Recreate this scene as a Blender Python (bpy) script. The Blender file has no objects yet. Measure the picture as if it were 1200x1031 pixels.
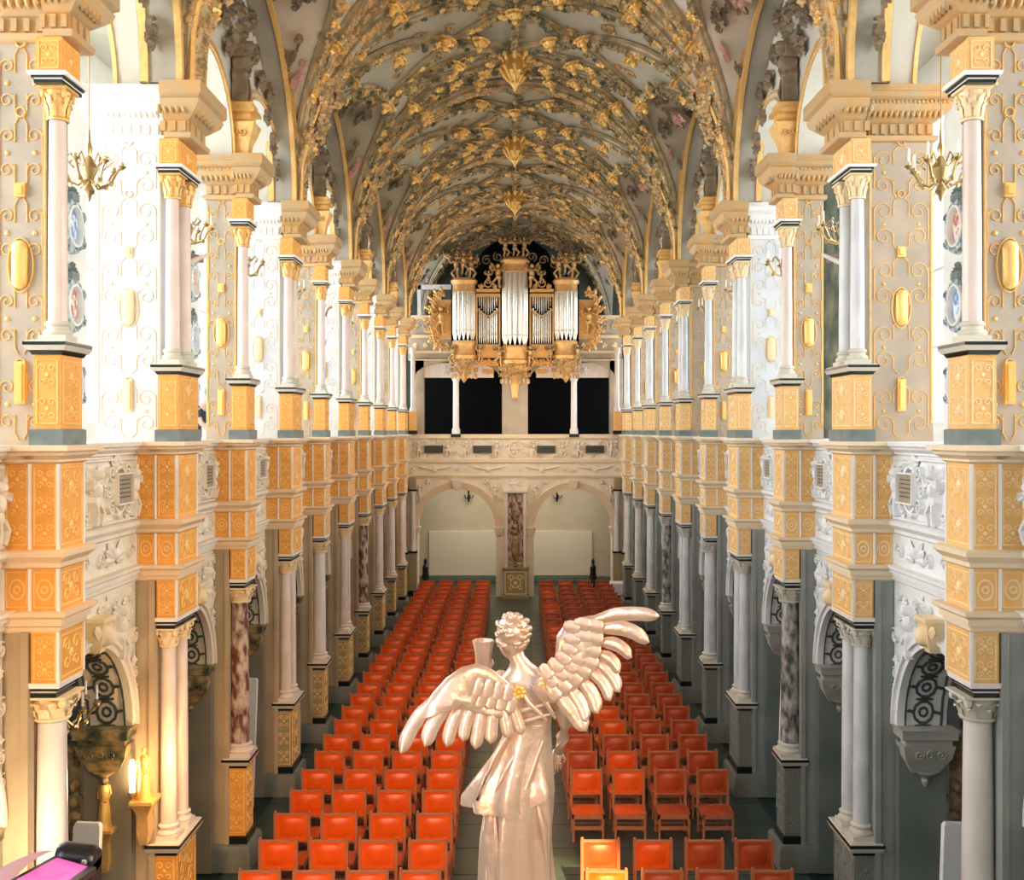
import bpy, math, random
from math import sin, cos, pi, sqrt
random.seed(7)
C = bpy.context.scene.collection
S = bpy.context.scene

# ------------------------------------------------------------------ camera, sky, lights, exposure
EYE = 6.8
cam = bpy.data.objects.new('camera', bpy.data.cameras.new('camera'))
cam.location = (0, 0, EYE); cam.rotation_euler = (pi/2, 0, 0)
cam.data.lens = 36; cam.data.sensor_width = 36; cam.data.sensor_fit = 'HORIZONTAL'
cam.data.shift_x = -0.0029; cam.data.shift_y = -0.00875
cam.data.clip_start = .05; cam.data.clip_end = 300
C.objects.link(cam); S.camera = cam
S.view_settings.view_transform = 'Standard'; S.view_settings.look = 'None'
S.view_settings.gamma = 1; S.view_settings.use_curve_mapping = False
S.view_settings.exposure = 0.5
w = bpy.data.worlds.new('World'); S.world = w; w.use_nodes = True
w.node_tree.nodes['Background'].inputs[0].default_value = (.90, .95, 1, 1)
w.node_tree.nodes['Background'].inputs[1].default_value = 1.1

def lamp(kind, name, loc, energy, color, rot=(0, 0, 0), **kw):
    d = bpy.data.lights.new(name, kind); d.energy = energy; d.color = color
    for k, v in kw.items(): setattr(d, k, v)
    o = bpy.data.objects.new(name, d); o.location = loc; o.rotation_euler = rot; C.objects.link(o)
    return o
WARM = (1, .66, .34)
# daylight outside the gallery windows
lamp('AREA', 'daylight_left', (-9.6, 24, 10), 5200, (.93, .97, 1), (0, -pi/2, 0), shape='RECTANGLE', size=7, size_y=38)
lamp('AREA', 'daylight_right', (9.6, 24, 10), 3400, (.93, .97, 1), (0, pi/2, 0), shape='RECTANGLE', size=7, size_y=38)
# added fill lamps behind the camera: warm on the left wall, cool on the right
lamp('AREA', 'choir_window_warm', (5.5, -3.5, 10.5), 620, (1, .72, .42), (math.radians(78), 0, math.radians(32)), shape='RECTANGLE', size=3, size_y=6)
lamp('AREA', 'choir_window_cool', (-5.5, -3.5, 10), 330, (.75, .88, 1), (math.radians(78), 0, math.radians(-32)), shape='RECTANGLE', size=3, size_y=6)
# added warm fill points along the nave, no fittings there
for k, y in enumerate((10, 19, 28, 36)):
    lamp('POINT', 'nave_lamp_light', (0, y, 9.2), 62 if k < 3 else 110, WARM, shadow_soft_size=.6)
from mathutils import Vector
def aim(a, b): return tuple((Vector(b)-Vector(a)).to_track_quat('-Z', 'Y').to_euler())
def spot(name, a, b, e, col, ang, soft=.2, blend=.6): return lamp('SPOT', name, a, e, col, aim(a, b), spot_size=math.radians(ang), spot_blend=blend, shadow_soft_size=soft)
spot('altar_spot', (2.6, 1.5, 9.8), (.80, 13.9, .7), 42000, (1, .66, .30), 6.5, .05, .5)
spot('choir_spot', (-2.2, -1, 10.5), (-1.7, 16, .6), 4200, (1, .58, .30), 34, .4, 1)  # added spot to brighten the near left chairs
spot('statue_spot', (-1.9, 1.2, 5.3), (.1, 4.4, 5.5), 120, (1, .46, .20), 40, .25, 1)
spot('statue_spot', (-3.0, 6.2, 8.4), (0, 4.4, 5.6), 60, (.80, .90, 1), 40, .4, 1)

# ------------------------------------------------------------------ materials
def mat(name, col, rough=.6, metal=0., col2=None, scale=6., bump=0., bscale=None, emit=0., stretch=None, contrast=.5, spec=None):
    m = bpy.data.materials.new(name); m.use_nodes = True
    nt = m.node_tree; b = nt.nodes['Principled BSDF']
    b.inputs['Base Color'].default_value = (*col, 1); b.inputs['Roughness'].default_value = rough
    b.inputs['Metallic'].default_value = metal
    if spec is not None: b.inputs['Specular IOR Level'].default_value = spec
    if emit:
        b.inputs['Emission Color'].default_value = (*col, 1); b.inputs['Emission Strength'].default_value = emit
    if col2 or bump:
        tc = nt.nodes.new('ShaderNodeTexCoord'); mp = nt.nodes.new('ShaderNodeMapping')
        nt.links.new(tc.outputs['Object'], mp.inputs[0])
        if stretch: mp.inputs['Scale'].default_value = stretch
        n = nt.nodes.new('ShaderNodeTexNoise'); n.inputs['Scale'].default_value = scale; n.inputs['Detail'].default_value = 5
        nt.links.new(mp.outputs[0], n.inputs['Vector'])
        if col2:
            r = nt.nodes.new('ShaderNodeValToRGB')
            r.color_ramp.elements[0].position = .5-contrast/2; r.color_ramp.elements[1].position = .5+contrast/2
            r.color_ramp.elements[0].color = (*col, 1); r.color_ramp.elements[1].color = (*col2, 1)
            nt.links.new(n.outputs[0], r.inputs[0]); nt.links.new(r.outputs[0], b.inputs['Base Color'])
        if bump:
            n2 = nt.nodes.new('ShaderNodeTexNoise'); n2.inputs['Scale'].default_value = bscale or scale*4
            nt.links.new(mp.outputs[0], n2.inputs['Vector'])
            bp = nt.nodes.new('ShaderNodeBump'); bp.inputs['Strength'].default_value = bump; bp.inputs['Distance'].default_value = .02
            nt.links.new(n2.outputs[0], bp.inputs['Height']); nt.links.new(bp.outputs[0], b.inputs['Normal'])
    return m
M = dict(
    white=mat('painted_white_stone', (.84, .83, .80), .55, col2=(.93, .93, .92), scale=3, bump=.15),
    pier=mat('gilded_grey_stone', (.36, .32, .26), .6, col2=(.55, .45, .34), scale=2.2, bump=.2),
    stone=mat('plain_pier_stone', (.34, .35, .32), .7, col2=(.50, .49, .44), scale=1.3, bump=.25),
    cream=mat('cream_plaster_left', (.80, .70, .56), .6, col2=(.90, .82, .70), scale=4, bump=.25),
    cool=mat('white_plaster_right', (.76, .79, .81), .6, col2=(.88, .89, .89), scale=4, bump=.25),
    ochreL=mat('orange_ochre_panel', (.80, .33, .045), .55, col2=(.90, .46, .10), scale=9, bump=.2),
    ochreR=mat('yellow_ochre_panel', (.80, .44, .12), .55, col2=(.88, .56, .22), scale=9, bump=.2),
    arabL=mat('pale_arabesque_left', (.95, .60, .22), .5),
    arabR=mat('pale_arabesque_right', (.93, .74, .45), .5),
    gold=mat('gilding', (.80, .46, .13), .38, .35, col2=(.90, .60, .25), scale=14, bump=.3),
    goldb=mat('bright_gilding', (.95, .62, .20), .3, .4, bump=.2, scale=20),
    tan=mat('gilded_stucco', (.80, .50, .22), .45, .2, col2=(.30, .24, .13), scale=5, bump=.4, contrast=.3),
    tand=mat('dull_gilded_stucco', (.56, .39, .18), .5, .15, col2=(.07, .09, .055), scale=5, bump=.5, contrast=.25),  # dark second tone puts the far vault's shade into the foliage
    web=mat('vault_plaster', (.66, .62, .50), .7, col2=(.70, .54, .44), scale=1.1, bump=.2),
    rib=mat('vault_rib_stucco', (.70, .50, .28), .5, col2=(.28, .27, .18), scale=5, bump=.3),
    relief=mat('dark_vault_relief', (.13, .11, .075), .6, col2=(.36, .26, .16), scale=5, bump=.5),
    pink=mat('pink_vault_figure', (.60, .30, .25), .6, col2=(.68, .42, .36), scale=6, bump=.3),
    jambL=mat('left_jamb_stone', (.22, .19, .14), .7, col2=(.36, .32, .25), scale=1.2, bump=.2), jambR=mat('right_jamb_stone', (.10, .14, .13), .7, col2=(.24, .27, .25), scale=1.0, bump=.2),  # right jamb has the shade under the arches put into its colour
    corn=mat('gilded_cornice', (.62, .36, .13), .5, .1, col2=(.50, .38, .22), scale=4, bump=.3, contrast=.35),
    archst=mat('grey_arch_stone', (.33, .31, .25), .7, col2=(.46, .43, .35), scale=2, bump=.3),
    black=mat('black_marble', (.012, .016, .016), .25),
    slate=mat('slate_block', (.10, .14, .14), .4, col2=(.20, .25, .25), scale=6),
    wmar=mat('white_marble', (.84, .80, .76), .35, col2=(.70, .64, .60), scale=5, stretch=(1, 1, .4)),
    pmar=mat('pink_marble', (.70, .55, .48), .3, col2=(.86, .76, .70), scale=6, stretch=(1, 1, .35)),
    rmar=mat('mottled_red_marble', (.16, .07, .05), .25, col2=(.62, .48, .40), scale=9, stretch=(1, 1, .5), contrast=.2),
    gmar=mat('mottled_grey_marble', (.10, .09, .09), .25, col2=(.55, .54, .50), scale=9, stretch=(1, 1, .5), contrast=.25),
    bmar=mat('pale_grey_marble', (.55, .58, .60), .3, col2=(.80, .82, .84), scale=6, stretch=(1, 1, .35)),
    ped=mat('speckled_pedestal', (.48, .38, .20), .5, col2=(.26, .23, .15), scale=40, contrast=.3),
    pedR=mat('speckled_grey_pedestal', (.30, .30, .24), .5, col2=(.14, .16, .14), scale=40, contrast=.3),
    pierlowL=mat('tan_pier_stone', (.40, .29, .17), .65, col2=(.58, .46, .31), scale=1.3, bump=.2),
    plinth=mat('grey_plinth', (.17, .19, .175), .6, col2=(.25, .27, .24), scale=3, bump=.2),
    floor=mat('floor_base', (.02, .045, .042), .4),
    tile=mat('dark_floor_tile', (.025, .055, .05), .35, col2=(.07, .10, .09), scale=2.2, bump=.08),
    tilew=mat('warm_floor_tile', (.14, .11, .08), .4, col2=(.20, .165, .12), scale=2.2, bump=.08),
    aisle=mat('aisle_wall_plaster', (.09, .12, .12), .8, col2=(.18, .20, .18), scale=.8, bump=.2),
    endw=mat('porch_plaster', (.56, .50, .40), .8, col2=(.66, .60, .48), scale=1),
    dado=mat('porch_pale_dado', (.80, .76, .64), .8),
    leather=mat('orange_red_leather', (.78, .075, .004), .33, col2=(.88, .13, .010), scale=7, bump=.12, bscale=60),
    leatherd=mat('worn_red_leather', (.42, .05, .012), .4, col2=(.54, .085, .02), scale=7, bump=.15, bscale=70),  # darker leather for part of the right block
    wood=mat('reddish_chair_wood', (.42, .12, .05), .45, col2=(.52, .20, .10), scale=20, stretch=(1, 1, .2)),
    brass=mat('brass', (.56, .42, .20), .3, .8),
    candle=mat('candle_wax', (.92, .90, .84), .5),
    dwood=mat('dark_wood', (.05, .03, .02), .5, col2=(.10, .06, .035), scale=8, stretch=(1, 1, .2)),
    bwood=mat('carved_brown_wood', (.20, .13, .08), .5, col2=(.32, .22, .14), scale=8, bump=.5),
    canvas=mat('dim_blue_painting', (.07, .12, .16), .4, col2=(.16, .22, .26), scale=2),
    canvasd=mat('dark_green_painting', (.02, .05, .04), .5, col2=(.22, .24, .16), scale=1.6, contrast=.3),
    tin=mat('organ_tin', (.78, .76, .70), .22, .75),
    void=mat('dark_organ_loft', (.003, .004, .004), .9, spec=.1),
    frame=mat('window_frame_paint', (.80, .80, .78), .5),
    statue=mat('silvered_bronze', (.86, .70, .60), .33, .6, col2=(.76, .52, .38), scale=4, bump=.25, bscale=18),
    blue=mat('shield_blue', (.10, .25, .60), .4, col2=(.75, .85, .92), scale=7, contrast=.15),
    red=mat('shield_red', (.55, .12, .08), .4, col2=(.85, .80, .75), scale=8, contrast=.15),
    shieldf=mat('shield_frame', (.10, .16, .20), .4, col2=(.60, .66, .70), scale=9, contrast=.2),
    skin=mat('skin', (.72, .45, .34), .5), hair=mat('grey_hair', (.30, .29, .29), .8),
    shirt=mat('dark_shirt', (.03, .05, .09), .8), trous=mat('blue_trousers', (.08, .15, .28), .8), bag=mat('black_plastic', (.012, .012, .014), .3),
    board=mat('white_board', (.80, .82, .84), .5), 
    magenta=mat('magenta_screen', (.62, .10, .42), .3, emit=.5),
    cloth=mat('rose_cloth', (.60, .32, .34), .8),
    bulb=mat('lamp_bulb', (1, .72, .38), .4, emit=14),
    tablet=mat('inscription_tablet', (.30, .24, .17), .5, col2=(.42, .35, .26), scale=12),
    tabletd=mat('dark_tablet', (.045, .05, .04), .4),
    line=mat('engraved_line', (.10, .08, .06), .6),
    soffit=mat('pale_soffit', (.60, .58, .50), .6, col2=(.70, .66, .56), scale=3),
    strap=mat('dark_strapwork', (.07, .085, .075), .5),
    strapw=mat('pale_gilt_strapwork', (.80, .70, .55), .5),
    endd=mat('dark_green_back_wall', (.05, .065, .05), .8, col2=(.10, .11, .08), scale=1),
    webd=mat('green_grey_vault_plaster', (.38, .37, .27), .7, col2=(.50, .42, .32), scale=1.1, bump=.2), stoneR=mat('grey_green_pier_stone', (.22, .25, .24), .7, col2=(.40, .42, .39), scale=1.1, bump=.2),  # vault plaster and right pier stone with shade put into the colour
    whitep=mat('cool_white_pier_paint', (.62, .67, .72), .6, col2=(.76, .78, .80), scale=2.5, bump=.2),  # paler pier copy, window light put into the colour
    linen=mat('white_tablecloth', (.82, .84, .84), .7),
)
g = bpy.data.materials.new('window_glass'); g.use_nodes = True
nt = g.node_tree; nt.nodes.clear()
o_ = nt.nodes.new('ShaderNodeOutputMaterial'); mx = nt.nodes.new('ShaderNodeMixShader')
t_ = nt.nodes.new('ShaderNodeBsdfTransparent'); t_.inputs[0].default_value = (.97, .99, 1, 1)
gl = nt.nodes.new('ShaderNodeBsdfGlossy'); gl.inputs['Roughness'].default_value = .05
mx.inputs[0].default_value = .06
nt.links.new(t_.outputs[0], mx.inputs[1]); nt.links.new(gl.outputs[0], mx.inputs[2]); nt.links.new(mx.outputs[0], o_.inputs[0])
M['glass'] = g

# ------------------------------------------------------------------ mesh helpers
class MB:
    def __init__(s): s.v = []; s.f = []; s.mi = []; s.cur = 0; s.mats = []
    def use(s, m):
        if m not in s.mats: s.mats.append(m)
        s.cur = s.mats.index(m); return s
    def add(s, vs, fs):
        b = len(s.v); s.v += vs; s.f += [tuple(b+i for i in f) for f in fs]; s.mi += [s.cur]*len(fs); return s
    def box(s, x0, x1, y0, y1, z0, z1):
        return s.add([(x0,y0,z0),(x1,y0,z0),(x1,y1,z0),(x0,y1,z0),(x0,y0,z1),(x1,y0,z1),(x1,y1,z1),(x0,y1,z1)],
                     [(0,3,2,1),(4,5,6,7),(0,1,5,4),(1,2,6,5),(2,3,7,6),(3,0,4,7)])
    def stack(s, x0, x1, y0, y1, prof):
        vs = []; fs = []
        for z, o in prof: vs += [(x0-o,y0-o,z),(x1+o,y0-o,z),(x1+o,y1+o,z),(x0-o,y1+o,z)]
        n = len(prof)
        for k in range(n-1):
            for j in range(4):
                a = 4*k+j; b = 4*k+(j+1) % 4; fs.append((a, b, b+4, a+4))
        fs.append((3,2,1,0)); q = 4*(n-1); fs.append((q,q+1,q+2,q+3))
        return s.add(vs, fs)
    def lathe(s, cx, cy, prof, n=12, sx=1., sy=1.):
        vs = []; fs = []
        for r, z in prof:
            for j in range(n): a = 2*pi*j/n; vs.append((cx+r*cos(a)*sx, cy+r*sin(a)*sy, z))
        for k in range(len(prof)-1):
            for j in range(n): a = k*n+j; b = k*n+(j+1) % n; fs.append((a, b, b+n, a+n))
        fs.append(tuple(range(n))[::-1]); q = (len(prof)-1)*n; fs.append(tuple(range(q, q+n)))
        return s.add(vs, fs)
    def tube(s, pts, r, n=5, caps=True):
        if not isinstance(r, (list, tuple)): r = [r]*len(pts)
        vs = []; fs = []; m = len(pts)
        for k, p in enumerate(pts):
            a = pts[max(k-1, 0)]; b = pts[min(k+1, m-1)]
            d = [b[i]-a[i] for i in range(3)]; L = sqrt(sum(q*q for q in d)) or 1; d = [q/L for q in d]
            up = (0, 0, 1) if abs(d[2]) < .9 else (1, 0, 0)
            u = (d[1]*up[2]-d[2]*up[1], d[2]*up[0]-d[0]*up[2], d[0]*up[1]-d[1]*up[0]); L = sqrt(sum(q*q for q in u)); u = [q/L for q in u]
            v = (d[1]*u[2]-d[2]*u[1], d[2]*u[0]-d[0]*u[2], d[0]*u[1]-d[1]*u[0])
            for j in range(n):
                t = 2*pi*j/n; vs.append(tuple(p[i]+r[k]*(cos(t)*u[i]+sin(t)*v[i]) for i in range(3)))
        for k in range(m-1):
            for j in range(n): a = k*n+j; b = k*n+(j+1) % n; fs.append((a, b, b+n, a+n))
        if caps: fs.append(tuple(range(n))[::-1]); q = (m-1)*n; fs.append(tuple(range(q, q+n)))
        return s.add(vs, fs)
    def ell(s, c, r, nu=8, nv=5, f=None):
        vs = []; fs = []
        for k in range(nv+1):
            ph = pi*k/nv
            for j in range(nu):
                th = 2*pi*j/nu; p = (c[0]+r[0]*sin(ph)*cos(th), c[1]+r[1]*sin(ph)*sin(th), c[2]-r[2]*cos(ph))
                vs.append(f(p) if f else p)
        for k in range(nv):
            for j in range(nu): a = k*nu+j; b = k*nu+(j+1) % nu; fs.append((a, b, b+nu, a+nu))
        return s.add(vs, fs)
    def mesh(s, name, mt=None, sx=1, smooth=35):
        me = bpy.data.meshes.new(name)
        vs = s.v if sx == 1 else [(-x, y, z) for x, y, z in s.v]
        fs = s.f if sx == 1 else [f[::-1] for f in s.f]
        me.from_pydata(vs, [], fs)
        if s.mats:
            for q in s.mats: me.materials.append(q)
            me.polygons.foreach_set('material_index', s.mi)
        elif mt: me.materials.append(mt)
        if smooth:
            me.shade_smooth(); me.set_sharp_from_angle(angle=math.radians(smooth))
        me.update(); return me

def link(name, me, parent=None, loc=(0, 0, 0), rot=(0, 0, 0), scale=None):
    o = bpy.data.objects.new(name, me); C.objects.link(o); o.parent = parent; o.location = loc; o.rotation_euler = rot
    if scale: o.scale = scale
    return o
def tag(o, label, cat, group=None, kind=None):
    o['label'] = label; o['category'] = cat
    if group: o['group'] = group
    if kind: o['kind'] = kind
    return o
def empty(name, label, cat, loc=(0, 0, 0), rz=0, group=None, kind=None):
    o = link(name, None, None, loc, (0, 0, rz)); return tag(o, label, cat, group, kind)
ORD = ['first','second','third','fourth','fifth','sixth','seventh','eighth','ninth','tenth','eleventh','twelfth','thirteenth','fourteenth','fifteenth','sixteenth','seventeenth','eighteenth','nineteenth','twentieth','twenty-first','twenty-second','twenty-third','twenty-fourth','twenty-fifth','twenty-sixth','twenty-seventh','twenty-eighth']

# relief in (u, v, n) coordinates: T maps to 3D
def ribbon(mb, T, pts, w, h):
    vs = []; fs = []; m = len(pts)
    for k, p in enumerate(pts):
        a = pts[max(k-1, 0)]; b = pts[min(k+1, m-1)]
        dx, dy = b[0]-a[0], b[1]-a[1]; L = sqrt(dx*dx+dy*dy) or 1; nx, ny = -dy/L*w/2, dx/L*w/2
        vs += [T(p[0]+nx, p[1]+ny, 0), T(p[0]+nx*.6, p[1]+ny*.6, h), T(p[0]-nx*.6, p[1]-ny*.6, h), T(p[0]-nx, p[1]-ny, 0)]
    for k in range(m-1):
        for j in range(3): a = 4*k+j; fs.append((a, a+1, a+5, a+4))
    fs += [(0,1,2,3), (4*m-1, 4*m-2, 4*m-3, 4*m-4)]
    mb.add(vs, fs)
def scroll(mb, T, u, v, r, turns=1.3, d=1, ph=0., w=.03, h=.03, n=14):
    pts = []
    for k in range(n+1):
        t = k/n; a = ph+d*t*turns*2*pi; rr = r*(1-.78*t); pts.append((u+rr*cos(a), v+rr*sin(a)))
    ribbon(mb, T, pts, w, h)
def ring(mb, T, u, v, ru, rv, w=.03, h=.03, n=14):
    ribbon(mb, T, [(u+ru*cos(2*pi*k/n), v+rv*sin(2*pi*k/n)) for k in range(n+1)], w, h)
def blob(mb, T, u, v, ru, rv, h, nu=8, rings=2):
    vs = []; fs = []
    for k in range(rings):
        t = k/rings; q = cos(t*pi/2); hh = sin(t*pi/2)*h
        for j in range(nu): a = 2*pi*j/nu; vs.append(T(u+ru*q*cos(a), v+rv*q*sin(a), hh))
    vs.append(T(u, v, h)); top = len(vs)-1
    for k in range(rings-1):
        for j in range(nu): a = k*nu+j; b = k*nu+(j+1) % nu; fs.append((a, b, b+nu, a+nu))
    for j in range(nu): fs.append(((rings-1)*nu+j, (rings-1)*nu+(j+1) % nu, top))
    mb.add(vs, fs)
def leaf(mb, T, u, v, ang, L, w, h):
    c, s_ = cos(ang), sin(ang)
    P = lambda a, b, n: T(u+a*c-b*s_, v+a*s_+b*c, n)
    mb.add([P(0,0,h*.6), P(L*.28,w*.42,h*.35), P(L*.28,-w*.42,h*.35), P(L*.35,0,h), P(L*.7,w*.48,h*.5), P(L*.7,-w*.48,h*.5), P(L*.7,0,h*1.05), P(L*.95,w*.2,h*.35), P(L*.95,-w*.2,h*.35), P(L,0,h*.55)],
           [(0,1,3),(0,3,2),(1,4,6,3),(2,3,6,5),(4,7,9,6),(5,6,9,8)])
def clump(mb, T, u, v, r, rng, h=.08, nl=6):
    a0 = rng.random()*6; h = min(h, r*.75)
    for k in range(nl): leaf(mb, T, u, v, a0+k*2*pi/nl+rng.uniform(-.3, .3), r*rng.uniform(.75, 1.1), r*.72, h*rng.uniform(.6, 1.1))
    blob(mb, T, u, v, r*.36, r*.36, h*1.25, 6)
def putto(mb, T, u, v, s, d=1, h=None, wings=True):
    h = h or s*.16
    blob(mb, T, u, v+s*.42, s*.10, s*.12, h*1.5, 8, 3)
    blob(mb, T, u, v+s*.16, s*.13, s*.2, h*1.3, 8, 3)
    blob(mb, T, u-d*s*.02, v-s*.06, s*.14, s*.13, h*1.2)
    for q, a in ((1, .9), (-1, 2.4)):
        ribbon(mb, T, [(u+q*s*.1, v+s*.27), (u+q*s*.25, v+s*.2), (u+q*s*.30+d*s*.05, v+s*.36)], s*.085, h)
        ribbon(mb, T, [(u+q*s*.07, v-s*.1), (u+q*s*.13+d*s*.09, v-s*.27), (u+q*s*.08, v-s*.48)], s*.11, h)
        if wings:
            for k in range(3): leaf(mb, T, u+q*s*.08, v+s*.25, (pi/2-q*(.6+.35*k)), s*(.42-.05*k), s*.13, h*.6)
def TF(y, s=1):  return lambda u, v, n: (u, y-n, v)          # facing the camera
def TN(x):       return lambda u, v, n: (x-n, u, v)          # facing the nave, right side (mirrored on the left)

# ------------------------------------------------------------------ geometry constants
L = 3.27; Y0 = 9.33; XN = 4.67; R = 4.25; ZS = 11.09
def YF(i): return Y0 + L*i
def dbl(i): return i % 2 == 1
def dep(i): return .85 if dbl(i) else .6
NB = 10                    # piers 0..9, end wall at YF(10)
YEND = YF(10)
SIDES = ((-1, 'left'), (1, 'right'))

# ------------------------------------------------------------------ floor
fl = empty('floor', 'dark stone floor of the nave and aisles', 'floor', kind='structure')
mb = MB(); mb.box(-9, 9, 2, 47, -.3, -.02); link('floor_bed', mb.mesh('floor_bed', M['floor']), fl)
def tile_me(m): 
    b = MB(); b.stack(-.49, .49, -.49, .49, [(-.02, 0), (-.004, 0), (0, -.008)]); return b.mesh('tile', m, smooth=0)
tA, tB = tile_me(M['tile']), tile_me(M['tilew'])
for j in range(31):
    for k in range(9):
        x = -4+k; link('tile', tB if (k == 4 and j < 12) else tA, fl, (x, 12.2+j, 0), (0, 0, random.choice((0, pi/2, pi))))

# ------------------------------------------------------------------ side walls
cache = {}
def cached(key, fn):
    if key not in cache: cache[key] = fn()
    return cache[key]
CORN = [(6.50,0),(6.52,.03),(6.54,.03),(6.58,.09),(6.62,.10),(6.62,.14),(6.67,.14)]
MID = [(5.54,0),(5.56,.03),(5.60,.03),(5.66,.09),(5.70,.09),(5.72,.06)]
LOW = [(4.96,0),(4.98,.02),(5.03,.02),(5.03,.05),(5.09,.05),(5.12,.10),(5.16,.10)]
def arabesque(mb, T, u0, u1, v0, v1, step=.26, w=.012):
    uc = (u0+u1)/2; hw = (u1-u0)/2*.8; n = max(1, round((v1-v0)/step)); st = (v1-v0)/n
    for k in range(n):
        vc = v0+st*(k+.5)
        for q in (-1, 1):
            scroll(mb, T, uc+q*hw*.5, vc+st*.2, hw*.42, 1.2, q, pi/2-q*pi/2, w, .008, 9)
            scroll(mb, T, uc+q*hw*.5, vc-st*.22, hw*.36, 1.1, -q, pi/2+q*pi/2, w, .008, 9)
        blob(mb, T, uc, vc, hw*.25, hw*.25, .012, 6)
    ribbon(mb, T, [(u0+.02, v0+.02), (u0+.02, v1-.02), (u1-.02, v1-.02), (u1-.02, v0+.02), (u0+.02, v0+.02)], w*1.3, .008)

def block_me(d):       # projecting blocks of the entablature over a pier, ochre
    b = MB(); cd = d-.05
    b.box(4.16, 4.41, 0, cd, 4.5, 6.5); b.box(4.40, 5.3, .02, d, 4.96, 6.5)
    return b
def bead_me(d):
    b = MB(); b.box(4.405, 4.435, -.008, .05, 4.98, 6.5); b.box(4.655, 4.69, 0, .05, 4.98, 6.5); b.box(4.15, 4.17, -.008, .02, 4.5, 6.5)
    for yy in (-.005, d-.07): b.box(4.15, 4.18, yy, yy+.025, 4.5, 6.5)
    return b
def blockmould_me(d):
    b = MB(); cd = d-.05
    for P in (CORN, MID, LOW):
        b.stack(4.16, 4.41, 0, cd, P); b.stack(4.42, 4.9, .006, d, [(z-.004, o) for z, o in P])
    return b
def blockpat_me(d):
    b = MB(); cd = d-.05
    for (u0, u1, y) in ((4.17, 4.40, 0), (4.435, 4.66, .02)):
        arabesque(b, TF(y), u0, u1, 5.74, 6.48); 
        T = TF(y); uc = (u0+u1)/2
        ring(b, T, uc, 5.35, .07, .09, .02, .01); ring(b, T, uc, 5.35, .03, .03, .02, .012)
        ribbon(b, T, [(u0+.02, 5.19), (u0+.02, 5.51), (u1-.02, 5.51), (u1-.02, 5.19), (u0+.02, 5.19)], .014, .008)
    arabesque(b, TF(0), 4.17, 4.40, 4.52, 4.94)
    T = TN(4.16)
    arabesque(b, T, .03, cd-.03, 5.74, 6.48, .3); arabesque(b, T, .03, cd-.03, 4.52, 4.94, .42); arabesque(b, T, .03, cd-.03, 5.18, 5.52, .34)
    return b
def pierlow_me(d):
    b = MB(); b.box(4.46, 5.32, .02, d, 0, 4.96); b.box(4.43, 4.50, -.02, .1, .4, 4.96); b.box(5.26, 5.34, -.01, .1, .4, 3.2)
    return b
def plinth_me(d):
    b = MB(); b.stack(4.08, 5.42, -.12, d+.05, [(0, 0), (.34, 0), (.40, -.03)]); return b
def archwall_me(d):    # nave wall between two piers with its arched opening
    b = MB(); yc = (d+L)/2; hw = (L-d)/2; r = hw-.14; zs = 3.22; n = 20
    ys = [d]+[yc-r*cos(pi*k/n) for k in range(n+1)]+[L]
    zl = [zs]+[zs+r*sin(pi*k/n) for k in range(n+1)]+[zs]
    vs = []; fs = []
    for y, z in zip(ys, zl): vs += [(XN, y, z), (XN, y, 6.5), (5.25, y, z), (5.25, y, 6.5)]
    for k in range(len(ys)-1):
        a = 4*k; fs += [(a, a+1, a+5, a+4), (a+2, a+6, a+7, a+3), (a, a+4, a+6, a+2), (a+1, a+3, a+7, a+5)]
    b.add(vs, fs); return b
def arch_band(b, X0, X1, yc, zc, r0, r1, n=24):
    vs = []; fs = []
    for k in range(n+1):
        a = pi*k/n
        for (r, x) in ((r0, X0), (r0, X1), (r1, X1), (r1, X0)): vs.append((x, yc-r*cos(a), zc+r*sin(a)))
    for k in range(n):
        for j in range(4): a = 4*k+j; c = 4*k+(j+1) % 4; fs.append((a, c, c+4, a+4))
    fs += [(0, 1, 2, 3), (4*n+3, 4*n+2, 4*n+1, 4*n)]; b.add(vs, fs)
def archivolt_me(d):
    b = MB(); yc = (d+L)/2; r = (L-d)/2-.14
    arch_band(b, XN-.03, XN+.1, yc, 3.22, r-.02, r+.06); arch_band(b, XN-.07, XN+.1, yc, 3.22, r+.055, r+.10)
    arch_band(b, XN-.04, XN+.1, yc, 3.22, r+.10, r+.14)
    return b
def spandrel_me(d):
    b = MB(); yc = (d+L)/2; r = (L-d)/2-.14; T = TN(XN-.0); rng = random.Random(3)
    for q in (-1, 1):
        putto(b, T, yc+q*.80, 4.42, .62, q, .09)
        for (du, z, rr) in ((r+.02, 4.0, .08), (.95, 4.74, .09), (.45, 4.84, .08), (r+.05, 3.4, .06), (.22, 4.78, .06), (1.1, 4.62, .07)): clump(b, T, yc+q*du, z, rr, rng, .05)
        for (du, z, rr) in ((.40, 4.74, .11), (r+.05, 4.3, .10), (r+.05, 3.62, .09), (.62, 4.80, .08), (1.12, 4.82, .08), (r+.05, 3.85, .07)): scroll(b, T, yc+q*du, z, rr, 1.5, q, 1, .026, .045)
    return b
def keystone_me(d):
    b = MB(); yc = (d+L)/2; r = (L-d)/2-.14; z = 3.22+r
    b.stack(XN-.16, XN+.05, yc-.10, yc+.10, [(z-.05, -.03), (z+.1, .02), (z+.26, .03), (z+.30, .06), (z+.34, .06)])
    blob(b, TN(XN-.17), yc, z+.13, .09, .12, .10, 8, 3)
    for q in (-1, 1): leaf(b, TN(XN-.12), yc, z+.1, pi/2+q*1.0, .28, .14, .06)
    return b
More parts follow.
